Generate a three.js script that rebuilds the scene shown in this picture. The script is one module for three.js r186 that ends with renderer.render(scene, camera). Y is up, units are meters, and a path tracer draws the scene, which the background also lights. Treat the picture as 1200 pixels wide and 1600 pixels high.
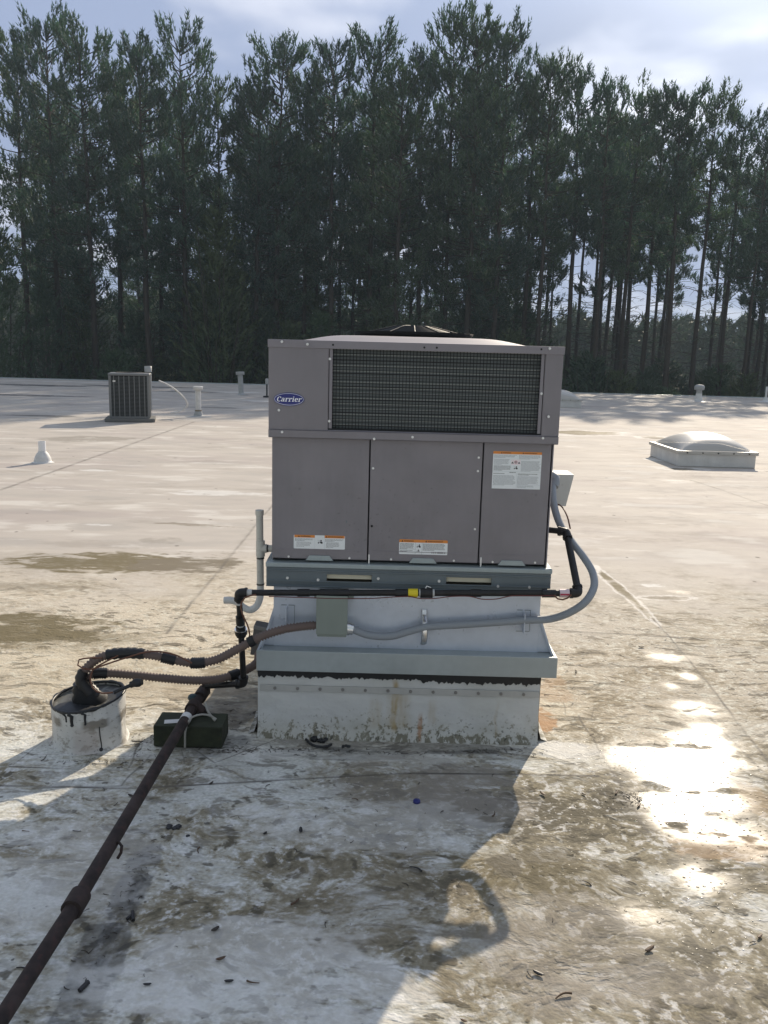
import * as THREE from 'three';
import { RoundedBoxGeometry } from 'three/addons/geometries/RoundedBoxGeometry.js';
import { mergeGeometries } from 'three/addons/utils/BufferGeometryUtils.js';

// ---------------------------------------------------------------- camera, sky, sun, exposure
const scene = new THREE.Scene();
const EYE = 1.65, PITCH = THREE.MathUtils.degToRad(10.5), ROLL = THREE.MathUtils.degToRad(1.5), FOCAL = 1310;
const camera = new THREE.PerspectiveCamera(2 * Math.atan(800 / FOCAL) * 180 / Math.PI, 0.75, 0.05, 1500);
camera.position.set(0, EYE, 0);
camera.rotation.set(-PITCH, 0, ROLL, 'YXZ');
const renderer = new THREE.WebGLRenderer({ antialias: true });
renderer.toneMapping = THREE.LinearToneMapping;
renderer.toneMappingExposure = 1.15;
renderer.shadowMap.enabled = true;
const SUN_AZ = THREE.MathUtils.degToRad(22.3), SUN_EL = THREE.MathUtils.degToRad(27.3);
const SUN_DIR = new THREE.Vector3(Math.sin(SUN_AZ) * Math.cos(SUN_EL), Math.sin(SUN_EL), -Math.cos(SUN_AZ) * Math.cos(SUN_EL));
const sun = new THREE.DirectionalLight(new THREE.Color(1.0, 0.87, 0.69), 5.0);
sun.position.copy(SUN_DIR).multiplyScalar(150); sun.castShadow = true;
Object.assign(sun.shadow.camera, { left: -60, right: 60, top: 60, bottom: -60, near: 1, far: 320 });
sun.shadow.mapSize.set(4096, 4096);
scene.add(sun, sun.target);

scene.fog = new THREE.FogExp2(new THREE.Color(0.62, 0.76, 0.85), 0.0009);

// ---------------------------------------------------------------- random numbers and noise
function rng(seed) { let a = seed >>> 0; return () => { a = (a + 0x6D2B79F5) | 0; let t = Math.imul(a ^ (a >>> 15), 1 | a); t = (t + Math.imul(t ^ (t >>> 7), 61 | t)) ^ t; return ((t ^ (t >>> 14)) >>> 0) / 4294967296; }; }
const PERM = new Uint8Array(512), GX = new Float64Array(256), GY = new Float64Array(256);
{ const r = rng(77); const p = [...Array(256).keys()]; for (let i = 255; i > 0; i--) { const j = Math.floor(r() * (i + 1)); [p[i], p[j]] = [p[j], p[i]]; } for (let i = 0; i < 512; i++) PERM[i] = p[i & 255]; for (let i = 0; i < 256; i++) { const a = r() * 6.2832; GX[i] = Math.cos(a); GY[i] = Math.sin(a); } }
function noise(x, y) {
  const fx = Math.floor(x), fy = Math.floor(y), X = fx & 255, Y = fy & 255; x -= fx; y -= fy;
  const u = x * x * x * (x * (x * 6 - 15) + 10), v = y * y * y * (y * (y * 6 - 15) + 10);
  const a = PERM[PERM[X] + Y], b = PERM[PERM[X + 1] + Y], c = PERM[PERM[X] + Y + 1], d = PERM[PERM[X + 1] + Y + 1];
  const n00 = GX[a] * x + GY[a] * y, n10 = GX[b] * (x - 1) + GY[b] * y, n01 = GX[c] * x + GY[c] * (y - 1), n11 = GX[d] * (x - 1) + GY[d] * (y - 1);
  const p = n00 + u * (n10 - n00), q = n01 + u * (n11 - n01); return (p + v * (q - p)) * 1.5;
}
function grit(x, y, o) { let s = 0, a = 0.42; for (let i = 0; i < o; i++) { s += a * noise(x, y); const t = 0.8 * x - 0.6 * y; y = (0.6 * x + 0.8 * y) * 2.07 - 9.1; x = t * 2.07 + 17.3; a *= 0.68; } return s; }
function fbm(x, y, o) { let s = 0, a = 0.5; for (let i = 0; i < o; i++) { s += a * noise(x, y); x = x * 2.03 + 17.3; y = y * 2.03 - 9.1; a *= 0.5; } return s; }
const ss = (a, b, x) => { const t = Math.min(1, Math.max(0, (x - a) / (b - a))); return t * t * (3 - 2 * t); };
const mixv = (a, b, t) => a + (b - a) * t;
const clamp01 = (x) => Math.min(1, Math.max(0, x));
const toSRGB = (c) => 255 * (c <= 0.0031308 ? 12.92 * c : 1.055 * Math.pow(c, 1 / 2.4) - 0.055);

// ---------------------------------------------------------------- sky: broken blue-grey cloud with the sun above the frame
{
  const W = 2048, H = 1024, data = new Float32Array(W * H * 4);
  for (let j = 0; j < H; j++) {
    const th = ((j + 0.5) / H - 0.5) * Math.PI, cy = Math.cos(th), y = Math.sin(th);
    for (let i = 0; i < W; i++) {
      const ph = ((i + 0.5) / W - 0.5) * Math.PI * 2, x = Math.cos(ph) * cy, z = Math.sin(ph) * cy, k = (j * W + i) * 4;
      const yy = Math.max(y, 0), s = 1 / (yy + 0.22), px = x * s, pz = z * s;
      const w = 0.5 * fbm(px * 0.8 + 4, pz * 0.8, 3);
      const c = fbm(px * 1.5 + w + 11.3, pz * 2.1 + w + 3.7, 6);
      const bright = ss(-0.05, 0.42, c), dark = ss(0.0, 0.4, fbm(px * 0.9 - 7 + w, pz * 1.2 + 2, 4));
      let r = mixv(0.35, 0.70, bright), g = mixv(0.43, 0.745, bright), b = mixv(0.63, 0.88, bright);
      const d = 1 - 0.16 * dark; r *= d; g *= d; b *= d;
      const cosA = x * SUN_DIR.x + y * SUN_DIR.y + z * SUN_DIR.z, ang = Math.acos(Math.min(1, Math.max(-1, cosA))) * 57.3;
      const au = (2.3 * Math.exp(-ang / 6) + 0.22 * Math.exp(-ang / 20)) * (0.7 + 0.6 * bright);
      r += au * 0.95; g += au * 0.97; b += au;
      const q = 0.76 + 0.16 * ss(110, 25, ang), nb = ss(45, 110, ang); data[k] = r * q * (1 + 0.10 * nb); data[k + 1] = g * q * (1 + 0.05 * nb); data[k + 2] = b * q * (1 - 0.17 * nb); data[k + 3] = 1;
    }
  }
  const t = new THREE.DataTexture(data, W, H, THREE.RGBAFormat, THREE.FloatType);
  t.mapping = THREE.EquirectangularReflectionMapping; t.magFilter = t.minFilter = THREE.LinearFilter; t.wrapS = THREE.RepeatWrapping; t.needsUpdate = true;
  scene.background = t; scene.environment = t;
}

// ---------------------------------------------------------------- where things measured on the photograph stand
const CP = Math.cos(-PITCH), SP = Math.sin(-PITCH), CR = Math.cos(ROLL), SR = Math.sin(ROLL);
function sight(px, py) { const x = (px - 600) / FOCAL, y = (800 - py) / FOCAL, a = CR * x - SR * y, b = SR * x + CR * y; return [a, CP * b + SP, SP * b - CP]; }
const G = (px, py, y = 0) => { const d = sight(px, py), t = (y - EYE) / d[1]; return [t * d[0], y, t * d[2]]; };       // on a level y metres above the roof
const Z = (px, py, z) => { const d = sight(px, py), t = z / d[2]; return [t * d[0], EYE + t * d[1], z]; };              // on an upright plane z metres away
const V = (a) => new THREE.Vector3(...a);

// ---------------------------------------------------------------- builders
const used = {};
function numbered(name) { const n = used[name] = (used[name] ?? -1) + 1; return n ? `${name}_${String(n).padStart(3, '0')}` : name; }
function tag(o, label, category, group) { o.userData.label = label; o.userData.category = category; if (group) o.userData.group = group; return o; }
function thing(name, label, category, at = [0, 0, 0], group) { const o = new THREE.Group(); o.name = numbered(name); o.position.set(...at); scene.add(o); return tag(o, label, category, group); }
function mesh(name, geo, mat) { const m = new THREE.Mesh(Array.isArray(geo) ? merge(geo) : geo, mat); m.name = name; m.castShadow = m.receiveShadow = true; return m; }
// a part whose geometry is given in the world's metres
function part(parent, name, geo, mat) {
  const m = mesh(name, geo, mat), o = new THREE.Vector3();
  for (let p = parent; p && p !== scene; p = p.parent) o.add(p.position);
  m.geometry.translate(-o.x, -o.y, -o.z); parent.add(m); return m;
}
function single(name, geo, mat, label, category, group) { const m = mesh(numbered(name), geo, mat); scene.add(m); return tag(m, label, category, group); }
function merge(list) {
  return mergeGeometries(list.map((g) => { g = g.index ? g.toNonIndexed() : g.clone(); for (const k of Object.keys(g.attributes)) if (!['position', 'normal', 'uv'].includes(k)) g.deleteAttribute(k); g.morphAttributes = {}; return g; }));
}
function metreUV(g) { // box projection, one texture unit per metre
  const p = g.attributes.position, n = g.attributes.normal, uv = new Float32Array(p.count * 2);
  for (let i = 0; i < p.count; i++) { const ax = Math.abs(n.getX(i)), ay = Math.abs(n.getY(i)), az = Math.abs(n.getZ(i)); let u, v; if (ay >= ax && ay >= az) { u = p.getX(i); v = p.getZ(i); } else if (ax > az) { u = p.getZ(i); v = p.getY(i); } else { u = p.getX(i); v = p.getY(i); } uv[2 * i] = u; uv[2 * i + 1] = v; }
  g.setAttribute('uv', new THREE.BufferAttribute(uv, 2)); return g;
}
function box(x0, x1, y0, y1, z0, z1, r = 0.003) {
  const w = Math.abs(x1 - x0), h = Math.abs(y1 - y0), d = Math.abs(z1 - z0); r = Math.min(r, w * 0.45, h * 0.45, d * 0.45);
  const g = r > 0 ? new RoundedBoxGeometry(w, h, d, 1, r) : new THREE.BoxGeometry(w, h, d);
  g.translate((x0 + x1) / 2, (y0 + y1) / 2, (z0 + z1) / 2); return metreUV(g);
}
function tube(points, rad, { seg = 0, radial = 12, smooth = true } = {}) {
  const pts = points.map((p) => (p.isVector3 ? p : V(p)));
  let curve; if (smooth && pts.length > 2) curve = new THREE.CatmullRomCurve3(pts, false, 'centripetal'); else { curve = new THREE.CurvePath(); for (let i = 1; i < pts.length; i++) curve.add(new THREE.LineCurve3(pts[i - 1], pts[i])); }
  const L = curve.getLength(); seg = seg || Math.max(2, Math.ceil(L / 0.025));
  const rf = typeof rad === 'function' ? rad : () => rad, fr = curve.computeFrenetFrames ? curve.computeFrenetFrames(seg, false) : null;
  const P = [], N = [], U = [], I = [];
  for (let i = 0; i <= seg; i++) {
    const t = i / seg, c = curve.getPointAt(t), r = rf(t, L), n = fr.normals[i], b = fr.binormals[i];
    for (let j = 0; j <= radial; j++) { const a = j / radial * Math.PI * 2, x = Math.cos(a), y = Math.sin(a), nx = n.x * x + b.x * y, ny = n.y * x + b.y * y, nz = n.z * x + b.z * y; P.push(c.x + nx * r, c.y + ny * r, c.z + nz * r); N.push(nx, ny, nz); U.push(t * L, j / radial * 2 * Math.PI * Math.max(r, 0.005)); }
  }
  for (let i = 0; i < seg; i++) for (let j = 0; j < radial; j++) { const a = i * (radial + 1) + j, b = a + radial + 1; I.push(a, a + 1, b, b, a + 1, b + 1); }
  for (const [i, s] of [[0, -1], [seg, 1]]) { const base = P.length / 3, c = curve.getPointAt(i / seg), tn = fr.tangents[i]; P.push(c.x, c.y, c.z); N.push(tn.x * s, tn.y * s, tn.z * s); U.push(0, 0); for (let j = 0; j <= radial; j++) { const a = (i * (radial + 1) + j) * 3; P.push(P[a], P[a + 1], P[a + 2]); N.push(tn.x * s, tn.y * s, tn.z * s); U.push(j / radial, 0.02); } for (let j = 0; j < radial; j++) s > 0 ? I.push(base, base + 1 + j, base + 2 + j) : I.push(base, base + 2 + j, base + 1 + j); }
  const g = new THREE.BufferGeometry(); g.setAttribute('position', new THREE.Float32BufferAttribute(P, 3)); g.setAttribute('normal', new THREE.Float32BufferAttribute(N, 3)); g.setAttribute('uv', new THREE.Float32BufferAttribute(U, 2)); g.setIndex(I); return g;
}
function rod(a, b, r, radial = 10) { return tube([a, b], r, { seg: 1, radial, smooth: false }); }
function lathe(profile, at, seg = 28) { const g = new THREE.LatheGeometry(profile.map((p) => new THREE.Vector2(...p)), seg); g.translate(...at); return g; }
function ball(at, r, sx = 1, sy = 1, sz = 1) { const g = new THREE.SphereGeometry(r, 14, 10); g.scale(sx, sy, sz); g.translate(...at); return g; }
function extrudeXY(pts, z0, z1, holes = [], bevel = 0) { // a plate in the x-y plane between two depths
  const s = new THREE.Shape(pts.map((p) => new THREE.Vector2(...p))); for (const h of holes) s.holes.push(new THREE.Path(h.map((p) => new THREE.Vector2(...p))));
  const d = Math.abs(z1 - z0) - 2 * bevel, g = new THREE.ExtrudeGeometry(s, { depth: d, bevelEnabled: bevel > 0, bevelSize: bevel, bevelThickness: bevel, bevelOffset: -bevel, bevelSegments: 1, curveSegments: 20 });
  g.translate(0, 0, Math.min(z0, z1) + bevel); return metreUV(g);
}
const rect = (x0, x1, y0, y1) => [[x0, y0], [x1, y0], [x1, y1], [x0, y1]];
function prism(front, back) { // hull between two quads given in the same order
  const g = new THREE.BufferGeometry(), P = [], q = (a, b, c, d) => P.push(...a, ...b, ...c, ...a, ...c, ...d);
  q(...front); q(back[3], back[2], back[1], back[0]); for (let i = 0; i < 4; i++) { const j = (i + 1) % 4; q(front[j], front[i], back[i], back[j]); }
  let vol = 0; const o = P.slice(0, 3); for (let i = 0; i < P.length; i += 9) { const a = [0, 1, 2].map((k) => P[i + k] - o[k]), b = [0, 1, 2].map((k) => P[i + 3 + k] - o[k]), c = [0, 1, 2].map((k) => P[i + 6 + k] - o[k]); vol += a[0] * (b[1] * c[2] - b[2] * c[1]) + a[1] * (b[2] * c[0] - b[0] * c[2]) + a[2] * (b[0] * c[1] - b[1] * c[0]); }
  if (vol < 0) for (let i = 0; i < P.length; i += 9) for (let k = 0; k < 3; k++) { const t = P[i + 3 + k]; P[i + 3 + k] = P[i + 6 + k]; P[i + 6 + k] = t; }
  g.setAttribute('position', new THREE.Float32BufferAttribute(P, 3)); g.computeVertexNormals(); return metreUV(g);
}

// ---------------------------------------------------------------- textures
function tex(W, H, fn, { srgb = false, float = false, repeat } = {}) {
  const d = float ? new Float32Array(W * H * 4) : new Uint8Array(W * H * 4), o = [0, 0, 0];
  for (let j = 0; j < H; j++) for (let i = 0; i < W; i++) { const c = fn((i + 0.5) / W, (j + 0.5) / H, o) ?? o, k = (j * W + i) * 4; for (let q = 0; q < 3; q++) d[k + q] = float ? c[q] : srgb ? toSRGB(clamp01(c[q])) + 0.5 : clamp01(c[q]) * 255; d[k + 3] = float ? 1 : 255; }
  const t = new THREE.DataTexture(d, W, H, THREE.RGBAFormat, float ? THREE.FloatType : THREE.UnsignedByteType);
  t.magFilter = THREE.LinearFilter; t.minFilter = THREE.LinearFilter; if (srgb) t.colorSpace = THREE.SRGBColorSpace; if (repeat) t.wrapS = t.wrapT = THREE.RepeatWrapping; t.needsUpdate = true; return t;
}
// tileable noise by blending
function tileFbm(u, v, f, o, sx = 1, sy = 1) { const a = fbm(u * f * sx, v * f * sy, o), b = fbm((u - 1) * f * sx, v * f * sy, o), c = fbm(u * f * sx, (v - 1) * f * sy, o), d = fbm((u - 1) * f * sx, (v - 1) * f * sy, o), tu = ss(0, 1, u), tv = ss(0, 1, v); return mixv(mixv(a, b, tu), mixv(c, d, tu), tv); }
const grime = tex(1024, 1024, (u, v, o) => { const a = tileFbm(u, v, 5, 5), s = tileFbm(u, v, 60, 2), f = tileFbm(u + 0.3, v, 14, 3, 3, 0.5); let k = 0.90 + 0.18 * a + 0.05 * f; if (s > 0.36) k *= 0.84; k = Math.min(1, k); o[0] = k; o[1] = k * 0.995; o[2] = k * 0.985; }, { srgb: true, repeat: true });
const grimeRough = tex(512, 512, (u, v, o) => { const k = 0.62 + 0.35 * tileFbm(u, v, 7, 4) + 0.2 * tileFbm(u, v, 40, 2); o[0] = o[1] = o[2] = k; }, { repeat: true });
const galvMap = tex(1024, 1024, (u, v, o) => { const a = tileFbm(u, v, 4, 4), f = tileFbm(u, v, 26, 3); const k = 0.88 + 0.16 * a + 0.12 * f; o[0] = k * 0.98; o[1] = k; o[2] = k * 1.01; }, { srgb: true, repeat: true });
const pipeMap = tex(512, 512, (u, v, o) => { const a = tileFbm(u, v, 8, 5), b = tileFbm(u + 0.4, v, 30, 3); const k = 0.78 + 0.9 * a + 0.6 * b; o[0] = k * (1 + 0.5 * ss(0.1, 0.4, b)); o[1] = k * 0.93; o[2] = k * 0.88; }, { srgb: true, repeat: true });
const dents = tex(512, 512, (u, v, o) => { o[0] = o[1] = o[2] = 0.5 + 0.45 * tileFbm(u, v, 3, 3) + 0.04 * tileFbm(u, v, 30, 2); }, { repeat: true, float: true });
const std = (r, g, b, rough = 0.7, metal = 0, extra = {}) => new THREE.MeshStandardMaterial({ color: new THREE.Color().setRGB(r, g, b), roughness: rough, metalness: metal, ...extra });
const M = {
  paint: std(0.240, 0.224, 0.248, 0.62, 0, { map: grime, roughnessMap: grimeRough, bumpMap: dents, bumpScale: 0.012 }),
  paintEdge: std(0.262, 0.245, 0.275, 0.7, 0, { map: grime, roughnessMap: grimeRough }),
  rail: std(0.155, 0.19, 0.215, 0.75, 0.15, { map: grime, roughnessMap: grimeRough }),
  railLip: std(0.42, 0.47, 0.48, 0.55, 0.35, { map: galvMap }),
  galv: std(0.68, 0.72, 0.81, 0.5, 0.2, { map: galvMap, roughnessMap: grimeRough }),
  galvCap: std(0.46, 0.50, 0.51, 0.6, 0.3, { map: galvMap, roughnessMap: grimeRough }),
  shiny: std(0.8, 0.8, 0.8, 0.25, 1, {}),
  screw: std(0.75, 0.75, 0.75, 0.4, 0.5),
  dark: std(0.012, 0.013, 0.014, 0.9),
  coil: std(0.21, 0.24, 0.25, 0.6, 0.1),
  coilTube: std(0.42, 0.44, 0.42, 0.5, 0.2),
  guard: std(0.008, 0.009, 0.01, 0.6),
  black: std(0.014, 0.014, 0.016, 0.5, 0, { map: pipeMap }),
  tape: std(0.01, 0.01, 0.012, 0.4),
  rustPipe: std(0.05, 0.036, 0.034, 0.85, 0.1, { map: pipeMap, bumpMap: pipeMap, bumpScale: 0.0015 }),
  brownFlex: std(0.16, 0.115, 0.10, 0.65),
  greyFlex: std(0.27, 0.295, 0.33, 0.5),
  greyBox: std(0.27, 0.31, 0.285, 0.6, 0.1, { map: grime }),
  pvc: std(0.62, 0.61, 0.56, 0.45, 0, { map: grime }),
  whiteBox: std(0.62, 0.63, 0.63, 0.5, 0.1, { map: grime }),
  wire: std(0.14, 0.055, 0.03, 0.5), redWire: std(0.12, 0.018, 0.02, 0.5),
  yellow: std(0.75, 0.6, 0.02, 0.5), pinkTag: std(0.7, 0.55, 0.58, 0.5), redTag: std(0.45, 0.02, 0.06, 0.5),
  woodBlock: std(0.03, 0.04, 0.02, 0.8, 0, { map: pipeMap, bumpMap: pipeMap, bumpScale: 0.002 }),
  paper: std(0.7, 0.7, 0.7, 0.8), strap: std(0.33, 0.32, 0.29, 0.6),
  tar: std(0.012, 0.013, 0.016, 0.42), tarCap: std(0.02, 0.022, 0.026, 0.5),
  ventGrey: std(0.42, 0.43, 0.43, 0.6, 0.2, { map: grime }), ventWhite: std(0.7, 0.7, 0.69, 0.6, 0, { map: grime }),
  condGrey: std(0.075, 0.085, 0.09, 0.6, 0.1), condTop: std(0.17, 0.18, 0.185, 0.5, 0.3), condPad: std(0.15, 0.15, 0.145, 0.9),
  skyFrame: std(0.55, 0.54, 0.51, 0.55, 0.3, { map: grime }), lead: std(0.20, 0.16, 0.11, 0.8),
  bark: std(0.055, 0.043, 0.036, 0.95), leaf: std(0.03, 0.03, 0.02, 0.8),
  wall: std(0.4, 0.36, 0.32, 0.85),
};

// ---------------------------------------------------------------- the roof membrane: colour, gloss and relief as one function of the place
const stain = (px, py, rx, rz, col, s, rot = 0, rim = 0) => { const p = G(px, py); return { x: p[0], z: p[2], rx, rz, col, s, c: Math.cos(rot), n: Math.sin(rot), rim }; };
const BROWN = [0.17, 0.14, 0.095], OLIVE = [0.15, 0.12, 0.06], DARKG = [0.13, 0.12, 0.105], RUST = [0.36, 0.2, 0.09], SOOT = [0.06, 0.06, 0.06], GREYB = [0.30, 0.27, 0.23], WHITE = [0.70, 0.685, 0.65], WHITE2 = [0.82, 0.81, 0.78];
const STAINS = [
  stain(150, 878, 0.8, 0.4, OLIVE, 1.0, 0.1), stain(300, 880, 0.5, 0.34, BROWN, 0.95, 0.1), stain(40, 918, 0.55, 0.12, BROWN, 0.5),
  stain(50, 985, 0.5, 0.34, OLIVE, 1.0, 0.2), stain(130, 1000, 0.5, 0.2, OLIVE, 0.45, 0.3), stain(255, 845, 0.2, 0.14, GREYB, 0.6), stain(305, 820, 0.45, 0.07, BROWN, 0.6, -0.15),
  stain(135, 686, 0.9, 0.62, GREYB, 0.95, 0.2), stain(70, 650, 1.1, 0.35, DARKG, 0.75), stain(905, 676, 0.9, 0.6, OLIVE, 1, 0.1, 1), stain(1022, 684, 0.35, 0.3, BROWN, 0.8, 0, 1), stain(1068, 733, 0.3, 0.16, BROWN, 0.75, 0, 1), stain(1022, 718, 0.25, 0.2, WHITE, 0.7, 0, 0),
  stain(970, 922, 0.045, 0.55, OLIVE, 0.9, 0.03, 1), stain(1020, 915, 0.1, 0.05, WHITE, 0.7), stain(150, 735, 0.3, 0.1, WHITE, 0.7), stain(540, 760, 0.5, 0.15, WHITE, 0.6), stain(330, 770, 0.6, 0.2, WHITE, 0.6), stain(150, 820, 0.14, 0.05, WHITE, 0.6), stain(1040, 934, 0.16, 0.05, BROWN, 0.7, 0, 1),
  stain(790, 1352, 0.055, 0.07, DARKG, 0.9), stain(862, 1338, 0.12, 0.06, DARKG, 0.55), stain(850, 1375, 0.3, 0.22, OLIVE, 0.45), stain(780, 1500, 0.25, 0.25, BROWN, 0.35),
  stain(848, 1122, 0.07, 0.17, RUST, 0.85), stain(860, 1075, 0.12, 0.2, RUST, 0.35), stain(1140, 1320, 0.2, 0.1, [0.46, 0.31, 0.18], 0.5, 0.3), stain(1180, 1250, 0.1, 0.14, [0.46, 0.32, 0.18], 0.4),
  stain(365, 1100, 0.2, 0.28, DARKG, 0.7), stain(330, 1165, 0.2, 0.12, SOOT, 0.5), stain(500, 1160, 0.3, 0.1, DARKG, 0.55), stain(700, 1168, 0.4, 0.07, DARKG, 0.6),
  stain(560, 1178, 0.35, 0.06, SOOT, 0.5), stain(760, 1180, 0.25, 0.05, SOOT, 0.45), stain(430, 1175, 0.2, 0.06, WHITE, 0.5), stain(650, 1185, 0.4, 0.05, WHITE, 0.35), stain(880, 1170, 0.16, 0.1, WHITE, 0.6), stain(620, 1225, 0.5, 0.25, GREYB, 0.5), stain(740, 1240, 0.25, 0.25, GREYB, 0.5), stain(150, 1500, 0.085, 0.42, SOOT, 0.6, 0.02), stain(208, 1385, 0.05, 0.36, SOOT, 0.65, 0.02), stain(600, 1400, 0.4, 0.3, BROWN, 0.35),
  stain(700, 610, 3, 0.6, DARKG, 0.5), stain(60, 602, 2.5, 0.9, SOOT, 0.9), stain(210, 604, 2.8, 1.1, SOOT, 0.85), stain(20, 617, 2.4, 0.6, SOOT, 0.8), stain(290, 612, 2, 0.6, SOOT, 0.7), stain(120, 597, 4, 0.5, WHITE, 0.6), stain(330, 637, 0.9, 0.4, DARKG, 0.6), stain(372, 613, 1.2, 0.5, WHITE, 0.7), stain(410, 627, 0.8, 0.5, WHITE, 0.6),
  stain(1075, 646, 2.2, 1.2, WHITE, 0.3), stain(1180, 633, 2.5, 0.9, GREYB, 0.5), stain(240, 1075, 0.45, 0.2, [0.36, 0.30, 0.22], 0.5), stain(560, 1290, 0.5, 0.2, WHITE, 0.35), stain(380, 1530, 0.5, 0.25, WHITE, 0.5), stain(80, 1370, 0.3, 0.4, WHITE, 0.4),
  stain(120, 1050, 0.8, 0.35, [0.5, 0.44, 0.33], 0.4), stain(880, 1480, 0.25, 0.25, GREYB, 0.5), stain(1000, 1560, 0.35, 0.2, GREYB, 0.4),
];
const WETS = [ // puddles and damp film: centre, radii, strength
  [1075, 1235, 0.2, 0.42, 1], [1080, 1190, 0.3, 0.3, 0.9], [1060, 1285, 0.16, 0.22, 0.9], [1095, 1375, 0.14, 0.13, 0.8], [1180, 1300, 0.16, 0.4, 0.6], [985, 1200, 0.3, 0.3, 0.45], [880, 1340, 0.3, 0.3, 0.25], [1100, 1450, 0.4, 0.3, 0.45], [1040, 1090, 0.3, 0.3, 0.0], [1000, 1430, 0.1, 0.08, 0.6],
  [1110, 1160, 0.2, 0.12, 0.95], [1040, 1028, 0.16, 0.12, 0.8], [1075, 1057, 0.07, 0.08, 0.8], [1052, 1072, 0.07, 0.07, 0.7], [1090, 1108, 0.2, 0.14, 0.85], [1105, 1138, 0.14, 0.12, 0.85], [1070, 925, 0.22, 0.07, 0.5],
].map(([px, py, rx, rz, s]) => { const p = G(px, py); return [p[0], p[2], rx, rz, s]; });
const line = (...pts) => pts.map(([px, py]) => { const p = G(px, py); return [p[0], p[2]]; });
const SEAMS = [ // laps and patch edges of the membrane
  [line([0, 1228], [200, 1232], [640, 1208], [935, 1212]), 0.012, 1.0], [line([880, 985], [1040, 995], [1200, 1002]), 0.014, 0.9], [line([0, 766], [304, 659]), 0.05, 0.7], [line([440, 960], [0, 935]), 0.01, 0.0],
  [line([905, 1118], [940, 1178], [1015, 1300]), 0.009, 0.8], [line([842, 1175], [935, 1208]), 0.007, 1], [line([935, 1010], [1030, 1012]), 0.006, 0.4], [line([880, 1095], [930, 1100], [925, 1122], [885, 1118], [880, 1095]), 0.005, 0.6],
  [line([20, 1195], [70, 1155]), 0.005, 0.7], [line([15, 1198], [130, 1203], [200, 1204], [222, 1155]), 0.007, 0.9], [line([130, 1204], [148, 1172]), 0.004, 0.6], [line([285, 1172], [290, 1195], [420, 1198]), 0.004, 0.6], [line([305, 1172], [335, 1192], [430, 1155]), 0.007, 0.9], [line([55, 1232], [190, 1228], [235, 1180]), 0.008, 0.8],
  [line([1020, 966], [1100, 1060], [1200, 1190]), 0.012, 0.7], [line([1110, 1120], [1200, 1215]), 0.012, 0.6], [line([450, 760], [330, 905], [260, 990]), 0.02, 0.6], [line([1080, 750], [1200, 790]), 0.035, 0.5], [line([300, 1110], [345, 1010], [395, 960]), 0.006, 0.3],
];
const seamBox = SEAMS.map(([p, w]) => { const xs = p.map((q) => q[0]), zs = p.map((q) => q[1]); return [Math.min(...xs) - 0.2, Math.max(...xs) + 0.2, Math.min(...zs) - 0.2, Math.max(...zs) + 0.2]; });
function segDist(x, z, pts) { let best = 1e9; for (let i = 1; i < pts.length; i++) { const [ax, az] = pts[i - 1], [bx, bz] = pts[i], dx = bx - ax, dz = bz - az, t = clamp01(((x - ax) * dx + (z - az) * dz) / (dx * dx + dz * dz)), ex = x - ax - dx * t, ez = z - az - dz * t, d = ex * ex + ez * ez; if (d < best) best = d; } return Math.sqrt(best); }
function hash2(i, j) { return PERM[(PERM[i & 255] + (j & 255)) & 255] / 255; }
const S = new Float64Array(5);
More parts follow.
